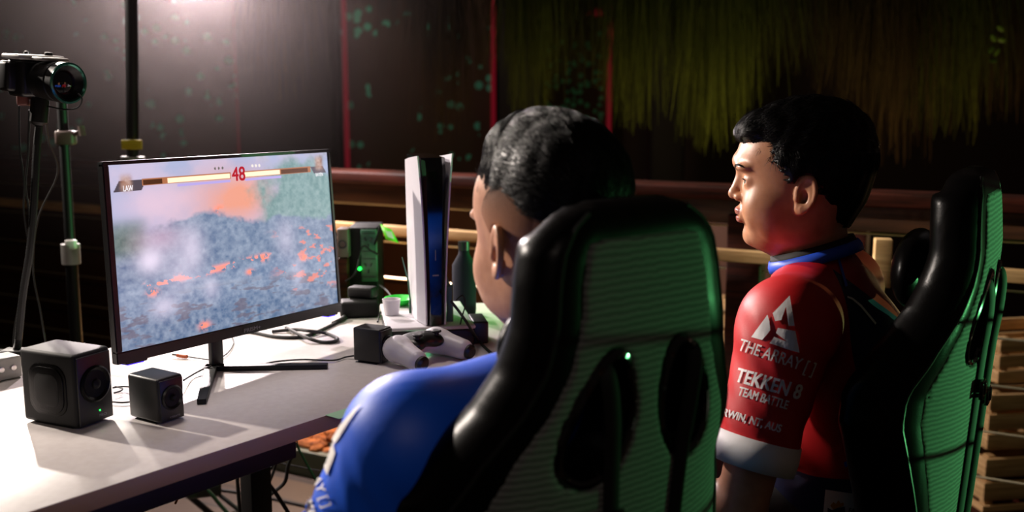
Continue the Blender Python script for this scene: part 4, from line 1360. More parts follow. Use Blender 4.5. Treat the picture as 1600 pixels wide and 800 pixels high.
CH1 = (.110, 1.02, 0); YAW1 = math.radians(40)
CH2 = (.684, 1.50, 0); YAW2 = math.radians(58)
make_chair('near black gaming chair seen from behind, hiding the player in blue', CH1, YAW1)
make_chair('far black gaming chair at the right edge with a bright green lit back', CH2, YAW2)
# ------------------------------------------------------------ the two players
def head_field(h=.0021, lo=(-.135, -.105, -.125), hi=(.135, .105, .165), plump=1.0):
    Fd = Field(lo, hi, h)
    x, y, z = Fd.X, Fd.Y, Fd.Z
    T = np.array([  # z, front, back, half width
        (-.112, .022, .00, .012), (-.100, .045, .016, .028), (-.087, .066, .002, .040), (-.076, .0770, -.010, .049), (-.062, .0810, -.03, .0580), (-.043, .086, -.055, .0645), (-.018, .090, -.076, .0700),
        (.010, .0935, -.090, .0735), (.027, .0955, -.096, .0745), (.044, .1025, -.099, .0755), (.060, .1015, -.100, .0760), (.078, .0965, -.098, .0745), (.095, .086, -.091, .0690), (.112, .066, -.078, .0580), (.126, .042, -.060, .0420), (.136, .008, -.035, .0200), (.139, -.012, -.014, .002)])
    xf = np.interp(z, T[:, 0], T[:, 1]); xb = np.interp(z, T[:, 0], T[:, 2]); w = np.interp(z, T[:, 0], T[:, 3]) * (1 + (plump - 1) * np.clip((.03 - z) / .06, 0, 1))
    # smooth the tables a little by averaging shifted lookups
    for dz_ in (-.006, .006):
        xf = xf + np.interp(z + dz_, T[:, 0], T[:, 1]); xb = xb + np.interp(z + dz_, T[:, 0], T[:, 2]); w = w + np.interp(z + dz_, T[:, 0], T[:, 3]) * (1 + (plump - 1) * np.clip((.03 - z) / .06, 0, 1))
    xf /= 3; xb /= 3; w /= 3
    cx = np.clip(xf - w * 1.15, (xf + xb) / 2 - .03, None) * 0 + (xf + xb) / 2
    a = np.maximum((xf - xb) / 2, .002); w = np.maximum(w, .002)
    n = 2.35
    r = (np.abs((x - cx) / a) ** n + np.abs(y / w) ** n) ** (1 / n)
    d = (r - 1) * np.minimum(a, w) * .8
    d = np.where(z > .139, np.maximum(d, z - .139), d)
    d = np.where(z < -.112, np.maximum(d, -.112 - z), d)
    Fd.f = d.astype(np.float32)
    Fd.add(Fd.ell((-.004, 0, .045), (.094, .0735, .093)), .012)
    # neck
    Fd.add(Fd.cap((-.018, 0, -.02), (-.035, 0, -.17), .056, .059), .025)
    Fd.add(Fd.ell((.040, 0, -.078), (.040, .040, .022)), .02)            # soft flesh under the chin
    for s in (-1, 1):
        Fd.add(Fd.ell((.052, s * .040, -.030), (.034, .024, .034)), .02)  # cheeks
        Fd.add(Fd.ell((.018, s * .052, -.058), (.034, .012, .022)), .02)  # jaw corners
        Fd.cut(Fd.ell((.104, s * .030, .018), (.016, .018, .012)), .012)   # sockets
        Fd.add(Fd.ell((.088, s * .031, .038), (.014, .020, .006)), .010)   # brow ridge
        Fd.add(Fd.ell((.0765, s * .0315, .017), (.0148, .0165, .0130)), .005)  # lids
    Fd.add(Fd.ell((.098, 0, .046), (.008, .022, .010)), .012)
    # nose
    for s in (-1, 1):
        Fd.cut(Fd.ell((.094, s * .0315, .0152), (.013, .0125, .0034)), .002)
    Fd.add(Fd.cap((.092, 0, .026), (.1030, 0, -.003), .006, .0070), .010)
    Fd.add(Fd.ell((.1030, 0, -.0085), (.0090, .0095, .0080)), .006)
    for s in (-1, 1):
        Fd.add(Fd.ell((.0945, s * .0120, -.0125), (.0085, .0070, .0068)), .005)
        Fd.cut(Fd.ell((.099, s * .0060, -.0185), (.0045, .0028, .0035)), .002)
    # mouth
    Fd.add(Fd.ell((.088, 0, -.040), (.011, .020, .014)), .010)
    Fd.add(Fd.ell((.0945, 0, -.0345), (.0060, .017, .0055)), .003)
    Fd.add(Fd.ell((.0905, 0, -.0505), (.0065, .015, .0060)), .003)
    Fd.cut(Fd.ell((.099, 0, -.0430), (.010, .020, .0014)), .002)
    Fd.cut(Fd.ell((.093, 0, -.0625), (.006, .016, .005)), .008)
    Fd.add(Fd.ell((.072, 0, -.077), (.0100, .020, .012)), .010)          # chin
    # ears
    for s in (-1, 1):
        R = Matrix.Rotation(-s * .36, 3, 'Z') @ Matrix.Rotation(-.16, 3, 'Y')
        R = [tuple(R.transposed()[i]) for i in range(3)]
        c = (-.003, s * .079, .0)
        X, Y, Z_ = Fd.frame(c, R)
        Y = Y * s
        Z2 = Z_ - .002
        rr = np.sqrt((X / .0165) ** 2 + (Z2 / .029) ** 2)
        disc = np.maximum((rr - 1) * .0165, np.abs(Y) - .0032)
        Fd.add(disc, .004)
        ring = np.sqrt(((rr - .86) * .0175) ** 2 + (Y - .0022) ** 2) - .0030
        ring = np.where((Z_ < -.012) & (X > .004), ring + .004, ring)
        Fd.add(ring, .003)
        ring2 = np.sqrt(((np.sqrt(((X - .001) / .0095) ** 2 + ((Z2 + .002) / .0165) ** 2) - 1) * .011) ** 2 + (Y - .001) ** 2) - .0019
        Fd.add(np.where(X > .004, ring2 + .004, ring2), .003)
        con = np.sqrt(((X - .003) / .0075) ** 2 + ((Z_ + .004) / .011) ** 2 + ((Y - .004) / .008) ** 2) * .0075 - .0075
        Fd.cut(con, .003)
        lob = np.sqrt(((X - .004) / .0085) ** 2 + ((Z_ + .0245) / .0085) ** 2 + (Y / .0045) ** 2) * .0045 - .0045
        Fd.add(lob, .004)
        Fd.add(np.sqrt(((X - .012) / .004) ** 2 + ((Z_ + .006) / .006) ** 2 + ((Y - .001) / .0045) ** 2) * .004 - .004, .003)
    return Fd

def hair_mask_x(z):
    H = np.array([(-.075, -.12), (-.062, -.088), (-.05, -.066), (-.03, -.036), (.0, -.024), (.012, -.019), (.0165, .024), (.030, .030), (.05, .044), (.07, .057), (.086, .060), (.094, .074), (.102, .12)])
    return np.interp(z, H[:, 0], H[:, 1])

def skull(Fd, grow_top, grow_side, grow_back):
    x, y, z = Fd.X, Fd.Y, Fd.Z
    d1 = Fd.ell((-.004, 0, .045), (.094 + grow_back, .0755 + grow_side, .094 + grow_top))
    return d1

def head_meshes(kind):
    Fd = head_field(plump=1.04 if kind == 'red' else 1.0)
    hm = Fd.mesh('head')
    G = Field((-.145, -.115, -.10), (.145, .115, .185), .0026)
    x, y, z = G.X, G.Y, G.Z
    if kind == 'red':
        d = G.ell((-.010, 0, .050), (.102, .086, .104))
        d = smin(d, G.ell((.038, .0, .098), (.064, .062, .036)), .02)     # fringe
        d = smin(d, G.ell((.072, .012, .092), (.030, .044, .018)), .012)
        d = smin(d, G.ell((-.052, 0, .060), (.066, .072, .082)), .02)
        d = smin(d, G.cap((-.050, 0, .0), (-.030, 0, -.055), .056, .049), .02)
        for s in (-1, 1):
            d = smin(d, G.ell((.020, s * .066, .050), (.030, .014, .036)), .01)
        n = np.sin(x * 210 + np.sin(y * 120) * 1.5 + z * 60) * .0007 + np.sin(y * 330 + x * 90) * .0005
        d = d + n
        hx = hair_mask_x(z) + .004 * np.sin(z * 420 + y * 160) + .004 * np.sin(z * 900)
        # the temples come forward less towards the middle of the brow: the fringe spans it
        cut = np.where(z > .079, np.maximum(x - .107, -9), (x - hx) * .8)
        cut = np.where((np.abs(y) < .052) & (z > .074), x - .112 , cut)
        cut = np.where((np.abs(y) < .045) & (z <= .074), (x - hx) * .8, cut)
        low = -.058 - z
        d = np.maximum(d, np.maximum(cut, low))
        # ear notch
        for s in (-1, 1):
            d = np.maximum(d, -(G.ell((-.002, s * .083, .001), (.021, .024, .031))))
        # keep the hair outside the face front
        G.f = d.astype(np.float32)
        hair = G.mesh('hair')
        return hm, hair, None
    # the player in blue: quiff on top, faded sides
    d = G.ell((-.006, 0, .072), (.100, .076, .090))
    d = smin(d, G.ell((.020, .000, .120), (.056, .052, .038)), .02)
    d = smin(d, G.ell((.050, .004, .114), (.030, .040, .026)), .012)
    d = smin(d, G.ell((-.045, 0, .070), (.062, .070, .070)), .02)
    n = np.sin(x * 160 + np.sin(y * 110) * 1.8 + z * 90) * .0003 + np.sin(y * 260 + x * 120 + z * 40) * .0003
    d = d + n
    hx = np.interp(z, [.03, .05, .07, .085, .1], [.025, .045, .06, .085, .14])
    d = np.maximum(d, (x - hx) * .8)
    d = np.maximum(d, (.048 - z) - .10 * np.clip(-x, 0, .1) * 2.2)
    G.f = d.astype(np.float32)
    hair = G.mesh('hair')
    G = Field((-.12, -.10, -.085), (.09, .10, .12), .0026)
    x, y, z = G.X, G.Y, G.Z
    d = G.ell((-.003, 0, .045), (.0985, .0802, .096))
    d = smin(d, G.cap((-.046, 0, .0), (-.050, 0, -.06), .056, .052), .02)
    hx = np.interp(z, [-.07, -.05, -.02, .0, .018, .02, .05, .07, .09, .11], [-.09, -.062, -.045, -.028, -.020, .018, .040, .060, .076, .082])
    d = np.maximum(d, (x - hx) * .8)
    d = np.maximum(d, -.062 - z)
    for s in (-1, 1):
        d = np.maximum(d, -(G.ell((-.002, s * .083, .001), (.020, .024, .031))))
    G.f = d.astype(np.float32)
    return hm, hair, G.mesh('hair_fade')

def strands(hair_me, n, L, flow, r, seed, sel=None, lift=.25):
    """short locks lying on the hair, as thin three-sided strips in one mesh"""
    rg = np.random.default_rng(seed)
    me = hair_me
    nv = len(me.vertices)
    co = np.empty(nv * 3); me.vertices.foreach_get('co', co); co = co.reshape(-1, 3)
    no = np.empty(nv * 3); me.vertices.foreach_get('normal', no); no = no.reshape(-1, 3)
    ids = np.arange(nv)
    if sel is not None: ids = ids[sel(co, no)]
    ids = rg.choice(ids, min(n, len(ids)), replace=False)
    vs, fs = [], []
    for i in ids:
        p = Vector(co[i]); nn = Vector(no[i])
        f = Vector(flow(p)); f = (f - nn * f.dot(nn))
        if f.length < .1: f = nn.orthogonal()
        f.normalize(); sd = nn.cross(f)
        f = (f + sd * rg.normal(0, .22)).normalized()
        l = L * rg.uniform(.6, 1.25)
        k = len(vs)
        q = p.copy()
        for j in range(4):
            u = j / 3
            c = p + f * l * u + nn * (lift * l * math.sin(u * 2.4) * .5 - .0004 - .3 * l * u * u * lift)
            # follow the curve of the head
            c = c - nn * (l * u) ** 2 * 5.0
            ww = r * (1 - u * .85)
            vs += [c + sd * ww, c + nn * ww, c - sd * ww]
            if j:
                a = k + 3 * j
                for e in range(3):
                    g = (e + 1) % 3
                    fs.append((a - 3 + e, a - 3 + g, a + g, a + e))
    return pymesh('locks', vs, fs, True)

def frame_of(yaw, pitch=0, roll=0):
    """rotation: local x forward, y left, z up"""
    return (Matrix.Rotation(yaw + PI / 2, 4, 'Z') @ Matrix.Rotation(-pitch, 4, 'Y') @ Matrix.Rotation(roll, 4, 'X'))

def head_parts(person, M, kind, hm):
    """eyes and brows, in room coordinates"""
    for s in (-1, 1):
        b = MB(); b.lathe([(0, -.0118)] + [(.0118 * math.cos(a), .0118 * math.sin(a)) for a in np.linspace(-1.4, 1.4, 14)] + [(0, .0118)], (.0772, s * .0315, .0165), n=20)
        b.bm.transform(M); e = b.build('eye', 'eye_white', person, True)
        R = Matrix.Rotation(PI / 2, 3, 'Y')
        b = MB(); b.lathe([(.0055, 0), (.0045, .0007), (0, .0011)], (.0772 + .0109, s * .0310, .0160), R, 18)
        b.bm.transform(M); b.build('iris', 'iris', e, False)
        e.children[0].location = (0, 0, 0)
    for s in (-1, 1):
        b = MB(); b.tube([(.0772 + .0146 * math.cos(a) * .98, s * .0315 + .0146 * math.sin(a), .0190 - .0016 * abs(math.sin(a)) ** 2 * 2) for a in np.linspace(-.95, .95, 12)], [.0004, .0007, .0009, .001, .001, .001, .001, .001, .001, .0009, .0007, .0004], 6)
        b.bm.transform(M); b.build('eyelashes', 'hair', person, True)
    for s in (-1, 1):
        vs, fs = [], []
        bv = bvh_of(hm)
        rg = np.random.default_rng(3)
        for i in range(300):
            u = rg.uniform(0, 1); yy = s * (.013 + .036 * u); zz = .0345 + .007 * math.sin(u * 2.3) + rg.normal(0, .0013) * (1 - .5 * u)
            h_ = bv.ray_cast(Vector((.14, yy, zz)), Vector((-1, 0, 0)))
            if h_[0] is None: continue
            p = h_[0]; t_ = Vector((-.35, s * .85, .35 - .5 * u)).normalized(); t_ = (t_ - h_[1] * t_.dot(h_[1])).normalized()
            k = len(vs); sd = h_[1].cross(t_) * .00032
            q = p + t_ * .0065 + h_[1] * .0006
            vs += [M @ (p + sd), M @ (p - sd), M @ (p + h_[1] * .0007), M @ q]
            fs += [(k, k + 2, k + 3), (k + 2, k + 1, k + 3), (k + 1, k, k + 3)]
        link('eyebrow', pymesh('eyebrow', vs, fs, True), 'hair', person, True)

def hand(Fd, wrist, fwd, down, side, curl=.5):
    """palm and five unequal curled fingers; side = towards the thumb"""
    w_ = Vector(wrist); f = Vector(fwd).normalized(); dn = Vector(down).normalized(); sd = Vector(side).normalized()
    pc = w_ + f * .05
    R = [tuple(f), tuple(sd), tuple(dn)]
    Fd.add(Fd.ell(tuple(pc), (.05, .040, .016), R), .012)
    for i, (o, L) in enumerate(((.030, .072), (.010, .080), (-.010, .074), (-.028, .058))):
        p = w_ + f * .088 + sd * o
        d0 = (f + sd * o * 1.2).normalized()
        a = curl
        q1 = p + (d0 * math.cos(a * .5) + dn * math.sin(a * .5)) * L * .45
        q2 = q1 + (d0 * math.cos(a * 1.5) + dn * math.sin(a * 1.5)) * L * .32
        q3 = q2 + (d0 * math.cos(a * 2.4) + dn * math.sin(a * 2.4)) * L * .23
        Fd.add(Fd.cap(tuple(p), tuple(q1), .0092, .0085), .004)
        Fd.add(Fd.cap(tuple(q1), tuple(q2), .0085, .0078), .002)
        Fd.add(Fd.cap(tuple(q2), tuple(q3), .0078, .0070), .002)
    p = w_ + f * .025 + sd * .030
    q1 = p + (f * .6 + sd * .6 + dn * .3).normalized() * .042
    q2 = q1 + (f * .9 + sd * .1 + dn * .3).normalized() * .032
    Fd.add(Fd.cap(tuple(p), tuple(q1), .0125, .010), .008)
    Fd.add(Fd.cap(tuple(q1), tuple(q2), .0098, .0082), .003)

def person(kind, label, HC, yawh, pitch, roll, J, yawb):
    """HC head centre; J joint places; yawb: heading of the trunk"""
    M = Matrix.Translation(HC) @ frame_of(yawh, pitch, roll)
    hm, hair, fade = head_meshes(kind)
    hm_local = hm.copy()
    root = thing('person', label, 'person', (J['pelvis'][0], J['pelvis'][1], 0), 0, None)
    # ---- body surface: coarse, hidden by clothes for the most part
    allp = np.array([tuple(v) for v in J.values()])
    lo = allp.min(0) - .16; hi = allp.max(0) + .16
    lo[2] = 0
    Fb = Field(lo, hi, .0085)
    n0 = M @ Vector((-.034, 0, -.14))
    def A(a, b_, ra, rb, k=.03): Fb.add(Fb.cap(tuple(a), tuple(b_), ra, rb), k)
    A(n0, J['chest'], .054, .085, .015)
    A(J['chest'], J['pelvis'], .09, .11)
    for s in 'lr':
        A(J['sh' + s], J['el' + s], .045, .038); A(J['chest'], J['sh' + s], .06, .045, .015)
        A(J['el' + s], J['wr' + s], .040, .026, .01)
        A(J['pelvis'], J['hip' + s], .10, .085); A(J['hip' + s], J['kn' + s], .085, .060); A(J['kn' + s], J['an' + s], .055, .036, .02)
    body = Fb.mesh('body')
    mes = [body]
    for s in 'lr':
        wv_ = Vector(J['wr' + s]); fw = (wv_ - Vector(J['el' + s])).normalized()
        Fh = Field(tuple(wv_ - Vector((.15, .15, .13))), tuple(wv_ + Vector((.15, .15, .1))), .0036)
        Fh.add(Fh.cap(tuple(wv_ - fw * .10), tuple(wv_ + fw * .01), .030, .0245), .01)
        upv = Vector((0, 0, 1)); dn = -(upv - fw * upv.dot(fw)).normalized(); sd = fw.cross(upv).normalized() * (1 if s == 'l' else -1)
        hand(Fh, wv_, fw, dn, sd, .55)
        mes.append(Fh.mesh('hand'))
    hm.transform(M); mes.append(hm)
    bm_ = join_meshes('body', mes)
    o = link('body', bm_, ['skin', 'lip'], root, True)
    # lips take their own material
    Mi = M.inverted()
    for p in bm_.polygons:
        c = Mi @ p.center
        if c.x > .090 and abs(c.y) < .019 and (-.0572 < c.z < -.0300) and c.x > .0945 - .25 * abs(c.z + .0425):
            p.material_index = 1
    bm_.polygons.foreach_set('use_smooth', [True] * len(bm_.polygons))
    head_parts(root, M, kind, hm_local)
    # hair
    if kind == 'red':
        def flow(p):
            if p.z > .07: return (.9, .25, -.1)
            return (-.35, 0, -1)
        st = strands(hair, 8000, .017, flow, .00055, 11, lambda c, n_: (n_[:, 2] > -.6) & (c[:, 2] > .045))
    else:
        def flow(p):
            if p.x > .02: return (-.5, -.3, .6)
            return (-1, 0, -.3)
        st = strands(hair, 9000, .022, flow, .0006, 12, lambda c, n_: (n_[:, 2] > -.5))
        fade.transform(M)
        fm = MATS['hair_fade']; fk = NB(fm)
        r_ = fk.n('ShaderNodeMapRange'); fk.put(r_.inputs[0], fk.math('ADD', fk.sep.outputs[2], fk.math('MULTIPLY', fk.noise(700, 2), .03)))
        r_.inputs[1].default_value = HC.z + .035; r_.inputs[2].default_value = HC.z + .105
        fk.put(fk.b.inputs['Base Color'], fk.mix(r_.outputs[0], srgb('a87458'), srgb('1c130f')))
        link('hair_fade', fade, 'hair_fade', root, True)
    hj = join_meshes('hair', [hair, st]); hj.transform(M)
    hj.polygons.foreach_set('use_smooth', [True] * len(hj.polygons))
    link('hair', hj, 'hair', root, True)
    return root, M

def jersey_field(J, h, lo, hi, yawb, folds=1.0, cuffs=None, extra=None, rs=(.069, .058)):
    Fj = Field(lo, hi, h)
    f = Vector((-math.sin(yawb), math.cos(yawb), 0)); l = Vector((-math.cos(yawb), -math.sin(yawb), 0)); u = Vector((0, 0, 1))
    ch, pv, nk = Vector(J['chest']), Vector(J['pelvis']), Vector(J['neck'])
    R = [tuple(f), tuple(l), (0, 0, 1)]
    Fj.add(Fj.ell(tuple(ch + Vector((0, 0, -.02))), (.118, .175, .17), R), .03)
    ab = ch.lerp(pv, .55)
    Fj.add(Fj.ell(tuple(ab + f * .015), (.135, .175, .20), R), .05)
    Fj.add(Fj.ell(tuple(pv + Vector((0, 0, .06))), (.14, .18, .15), R), .05)
    for s in 'lr':
        sh, el = Vector(J['sh' + s]), Vector(J['el' + s])
        Fj.add(Fj.cap(tuple(nk + (sh - nk) * .30 + Vector((0, 0, -.035))), tuple(sh + Vector((0, 0, -.005))), .066, rs[0] - .003), .04)
        Fj.add(Fj.cap(tuple(nk + (sh - nk) * .15 + Vector((0, 0, -.03))), tuple(nk + (sh - nk) * .7 + Vector((0, 0, -.018))), .056, .052), .05)
        en = sh + (el - sh) * (cuffs or .80)
        Fj.add(Fj.cap(tuple(sh), tuple(en), rs[0], rs[1]), .03)
    Fj.add(Fj.cap(tuple(nk + Vector((0, 0, -.10))), tuple(nk + Vector((0, 0, -.012))), .095, .066), .03)
    if extra is not None: extra(Fj)
    # cloth folds
    X, Y, Z_ = Fj.X, Fj.Y, Fj.Z
    for s in 'lr':
        sh, el = Vector(J['sh' + s]), Vector(J['el' + s])
        ax = (el - sh).normalized()
        t = (X - sh.x) * ax.x + (Y - sh.y) * ax.y + (Z_ - sh.z) * ax.z
        a = (X - sh.x) * f.x + (Y - sh.y) * f.y
        rad = np.sqrt(np.maximum((X - sh.x) ** 2 + (Y - sh.y) ** 2 + (Z_ - sh.z) ** 2 - t * t, 0))
        m_ = np.exp(-(rad / .11) ** 4) * np.clip((t + .02) / .06, 0, 1)
        Fj.f += (folds * .0017 * m_ * (np.sin((t * .9 + a * 1.1) * 105 + np.sin(a * 30) * 1.5) * np.clip(1.1 - t * 5, 0, 1) + .5 * np.sin(t * 70 + a * 20))).astype(np.float32)
    Fj.f += (folds * .0022 * np.sin(Z_ * 55 + 1.6 * np.sin((X + Y) * 21) + X * 24) * np.exp(-((Z_ - ch.z + .15) / .14) ** 2)).astype(np.float32)
    # open sleeve ends and hollow inside
    for s in 'lr':
        sh, el = Vector(J['sh' + s]), Vector(J['el' + s])
        ax = (el - sh).normalized(); en = sh + (el - sh) * (cuffs or .80)
        t = (X - en.x) * ax.x + (Y - en.y) * ax.y + (Z_ - en.z) * ax.z
        rad = np.sqrt(np.maximum((X - en.x) ** 2 + (Y - en.y) ** 2 + (Z_ - en.z) ** 2 - t * t, 0))
        near = rad < .12
        Fj.f = np.where(near & (t > -.04), np.maximum(Fj.f, t), Fj.f)
        inner = Fj.cap(tuple(sh + ax * .06), tuple(en + ax * .06), rs[1] - .008, rs[1] - .008)
        Fj.f = np.where(near & (t > -.12), np.maximum(Fj.f, -inner), Fj.f).astype(np.float32)
    return Fj, f, l

# ---- player in red (right)
HC = D(1258, 305, 1.545) + Vector((.012, .078, 0))
yb = math.radians(62)
fR = Vector((-math.sin(yb), math.cos(yb), 0)); lR = Vector((-math.cos(yb), -math.sin(yb), 0))
nk = Vector((HC.x + .036, HC.y - .010, HC.z - .130))
JR = {}
JR['neck'] = nk
JR['chest'] = nk - fR * .0 + Vector((.045, 0, -.165))
JR['pelvis'] = Vector((.60, 1.60, .53)) + fR * .03
shl = D(1230, 508, 1.445)
JR['shl'] = shl
JR['shr'] = nk + (nk - shl) * .95; JR['shr'].z = shl.z
JR['ell'] = D(1155, 800, 1.40)
JR['elr'] = JR['shr'] + fR * .07 + Vector((0, 0, -.27))
JR['wrl'] = JR['ell'] + fR * .22 - lR * .08 + Vector((0, 0, .0))
JR['wrr'] = JR['elr'] + fR * .22 + lR * .07
JR['hipl'] = JR['pelvis'] + lR * .09 + fR * .05; JR['hipr'] = JR['pelvis'] - lR * .09 + fR * .05
JR['knl'] = JR['hipl'] + fR * .38 + lR * .05; JR['knr'] = JR['hipr'] + fR * .38 - lR * .04
JR['anl'] = JR['knl'] + Vector((0, 0, -.43)) + fR * .05; JR['anr'] = JR['knr'] + Vector((0, 0, -.43)) + fR * .03
for q in ('anl', 'anr'): JR[q].z = .09
red, MR = person('red', 'person in a red and navy jersey seated in profile, facing the monitor', HC, math.radians(80), math.radians(1), 0, JR, yb)


def garment_mat(name, main, second, planes_and, tint=None):
    """second colour where every plane test (normal, point) is positive; planes_and: list of such lists"""
    m = mat(name, main, .5)
    nb = NB(m)
    tot = None
    for grp in planes_and:
        cur = None
        for v, p in grp:
            e = nb.step(nb.dot(tuple(v)), float(Vector(v).dot(Vector(p))), .0006)
            cur = e if cur is None else nb.math('MULTIPLY', cur, e)
        tot = cur if tot is None else nb.math('MAXIMUM', tot, cur)
    c = nb.mix(tot, srgb(main), srgb(second))
    nb.put(nb.b.inputs['Base Color'], c)
    n = nb.n('ShaderNodeTexNoise'); n.inputs['Scale'].default_value = 900; n.inputs['Detail'].default_value = 1
    nb.put(n.inputs['Vector'], nb.tc.outputs['Object'])
    bp = nb.n('ShaderNodeBump'); bp.inputs['Strength'].default_value = .25; bp.inputs['Distance'].default_value = .0006
    nb.put(bp.inputs['Height'], n.outputs[0]); nb.put(nb.b.inputs['Normal'], bp.outputs[0])
    return m

def vplane(p1, p2, d, flip=1):
    """plane through two places seen in the photo at depth d, running away from the viewer"""
    a, b_ = D(*p1, d), D(*p2, d)
    v = (b_ - a).cross(Vector((0, 1, 0))).normalized() * flip
    return (v, a)

def ring_pts(c, e1, e2, a, b_, n=48):
    return [c + e1 * (a * math.cos(2 * PI * i / n)) + e2 * (b_ * math.sin(2 * PI * i / n)) for i in range(n + 1)]

def band(name, c, e1, e2, a, b_, axis, hgt, flare, m, parent, n=56, thick=.0025):
    """a short cloth tube round an ellipse: collar or cuff"""
    vs, fs = [], []
    rows = [(0, 0), (.5, .002), (1, 0), (1, -thick), (0, -thick)]
    for (q, o) in rows:
        for i in range(n):
            t = 2 * PI * i / n
            s = 1 + (flare * q)
            vs.append(c + axis * hgt * q + e1 * ((a * s + o) * math.cos(t)) + e2 * ((b_ * s + o) * math.sin(t)))
    R_ = len(rows)
    for r in range(R_):
        for i in range(n):
            j = (i + 1) % n; r2 = (r + 1) % R_
            fs.append((r * n + i, r * n + j, r2 * n + j, r2 * n + i))
    me = pymesh(name, vs, fs, True)
    bb = bmesh.new(); bb.from_mesh(me); bmesh.ops.recalc_face_normals(bb, faces=bb.faces[:]); bb.to_mesh(me); bb.free()
    return link(name, me, m, parent, True)

def cuff(J, s, t0, r, hgt, m, parent, name='sleeve_cuff'):
    sh, el = Vector(J['sh' + s]), Vector(J['el' + s])
    ax = (el - sh).normalized(); c = sh + (el - sh) * t0
    e1 = ax.orthogonal().normalized(); e2 = ax.cross(e1)
    return band(name, c - ax * hgt * .9, e1, e2, r, r, ax, hgt, -.01, m, parent)

def logo_mesh(size=1.0, sub=True):
    """triangular emblem of three bent bars, unit height"""
    polys = [[(.40, .62), (.62, 1.0), (.68, 1.0), (.80, .45), (.70, .45), (.62, .78), (.60, .78), (.50, .62)],
             [(.00, .18), (.33, .64), (.42, .57), (.20, .25), (.25, .16), (.38, .32), (.46, .24), (.28, .02), (.10, .02)],
             [(.44, .02), (.53, .22), (.76, .36), (.96, .02), (.86, .02), (.74, .24), (.66, .18), (.63, .12), (.80, .12), (.84, .02)]]
    b = bmesh.new()
    for p in polys:
        f = b.faces.new([b.verts.new((x, y, 0)) for x, y in p])
    bmesh.ops.triangulate(b, faces=b.faces[:])
    for _ in range(4):
        es = [e for e in b.edges if e.calc_length() > .07]
        if not es: break
        bmesh.ops.subdivide_edges(b, edges=es, cuts=1); bmesh.ops.triangulate(b, faces=[f for f in b.faces if len(f.verts) > 3])
    vs = np.array([v.co[:] for v in b.verts]) * size
    fs = [[v.index for v in f.verts] for f in b.faces]; b.free()
    return vs, fs

def emblem_image(polys_px, px0, px1):
    return None

# ---- red jersey
JB = JR
fj, f_, l_ = jersey_field(JR, .0058, (JR['shr'].x - .45, 1.20, .44), (.86, 2.0, 1.03), yb, 1.0, .73)
jm = fj.mesh('jersey')
dn_ = 1.47
navy = [[vplane((1318, 395), (1352, 800), dn_, 1), vplane((1300, 415), (1400, 488), dn_, 1)],
        [vplane((1200, 742), (1400, 735), dn_, 1)]]
# orient the plane tests: positive on the navy side
def orient(pl_, inside_px):
    v, p = pl_
    return (v if v.dot(D(*inside_px, dn_) - p) > 0 else -v, p)
navy = [[orient(navy[0][0], (1390, 560)), orient(navy[0][1], (1340, 560))], [orient(navy[1][0], (1300, 790))]]
garment_mat('jersey_red', 'b80a13', '0b1440', navy)
jo = link('jersey', jm, 'jersey_red', red, True)
bv = bvh_of(jm)
mat('blue_trim', '1f4fd0', .5)
cF, cB = D(1217, 425, 1.56), D(1352, 383, 1.60)
cc_ = (cF + cB) / 2; e1 = (cF - cB).normalized(); e2 = (lR - e1 * lR.dot(e1)).normalized(); nx_ = e1.cross(e2); nx_ = nx_ if nx_.z > 0 else -nx_
cc_ = Vector((nk.x - .008, nk.y, cc_.z))
band('collar', cc_ - nx_ * .010, e1, e2, .078, .074, nx_, .019, -.05, 'blue_trim', red)
mat('undershirt', '0b0b0e', .7)
band('undershirt_collar', cc_ - nx_ * .004, e1, e2, .071, .067, nx_, .022, -.03, 'undershirt', red)
cuff(JR, 'l', .735, .0636, .044, 'print_white', red); cuff(JR, 'r', .735, .0636, .044, 'print_white', red)
def sleeve_text(name, body, p1, p2, hpx, bold=.015, d=1.385, m='print_white', par=None, bvh=None, target_h=.72, sp_=1.0):
    """writing that runs from p1 to p2 (lower left to lower right of the line, as photographed)"""
    vs, fs = text_mesh(body, 1, bold, 3, sp_)
    vs[:, 0] -= vs[:, 0].min(); w_ = vs[:, 0].max()
    a, b_ = D(*p1, d), D(*p2, d)
    R = (b_ - a) / w_
    up_ = Vector((0, -math.sin(PITCH) * 0, 1)); Rn = R.normalized()
    U = (up_ - Rn * up_.dot(Rn)).normalized() * (hpx / F * d / target_h)
    return project_print(name, vs, fs, a, R, U, bvh or bv, m, par or red, N=(Vector((0, 0, CZ)) - (a + b_) / 2).normalized())
sleeve_text('print_text', 'THE ARRAY [ ]', (1153, 546), (1268, 584), 20, .012)
sleeve_text('print_text', 'TEKKEN 8', (1148, 595), (1247, 623), 24, .028)
sleeve_text('print_text', 'TEAM BATTLE', (1153, 617), (1228, 639), 15, .03)
sleeve_text('print_text', 'DARWIN, NT, AUS', (1112, 644), (1217, 675), 13, .03)
def px_print(name, polys, d, m, par, bvh, sub=.004):
    """flat shapes given as photographed outlines, laid onto the garment"""
    b = bmesh.new()
    for p in polys:
        b.faces.new([b.verts.new((*D(x, y, d),)) for x, y in p])
    bmesh.ops.triangulate(b, faces=b.faces[:])
    for _ in range(5):
        es = [e for e in b.edges if e.calc_length() > sub]
        if not es: break
        bmesh.ops.subdivide_edges(b, edges=es, cuts=1); bmesh.ops.triangulate(b, faces=[f for f in b.faces if len(f.verts) > 3])
    vs = np.array([(v.co.x, v.co.z, 0) for v in b.verts]); fs = [[v.index for v in f.verts] for f in b.faces]; b.free()
    cN = (Vector((0, 0, CZ)) - D(*polys[0][0], d)).normalized()
    return project_print(name, vs, fs, (0, d, 0), (1, 0, 0), (0, 0, 1), bvh, m, par, N=cN)
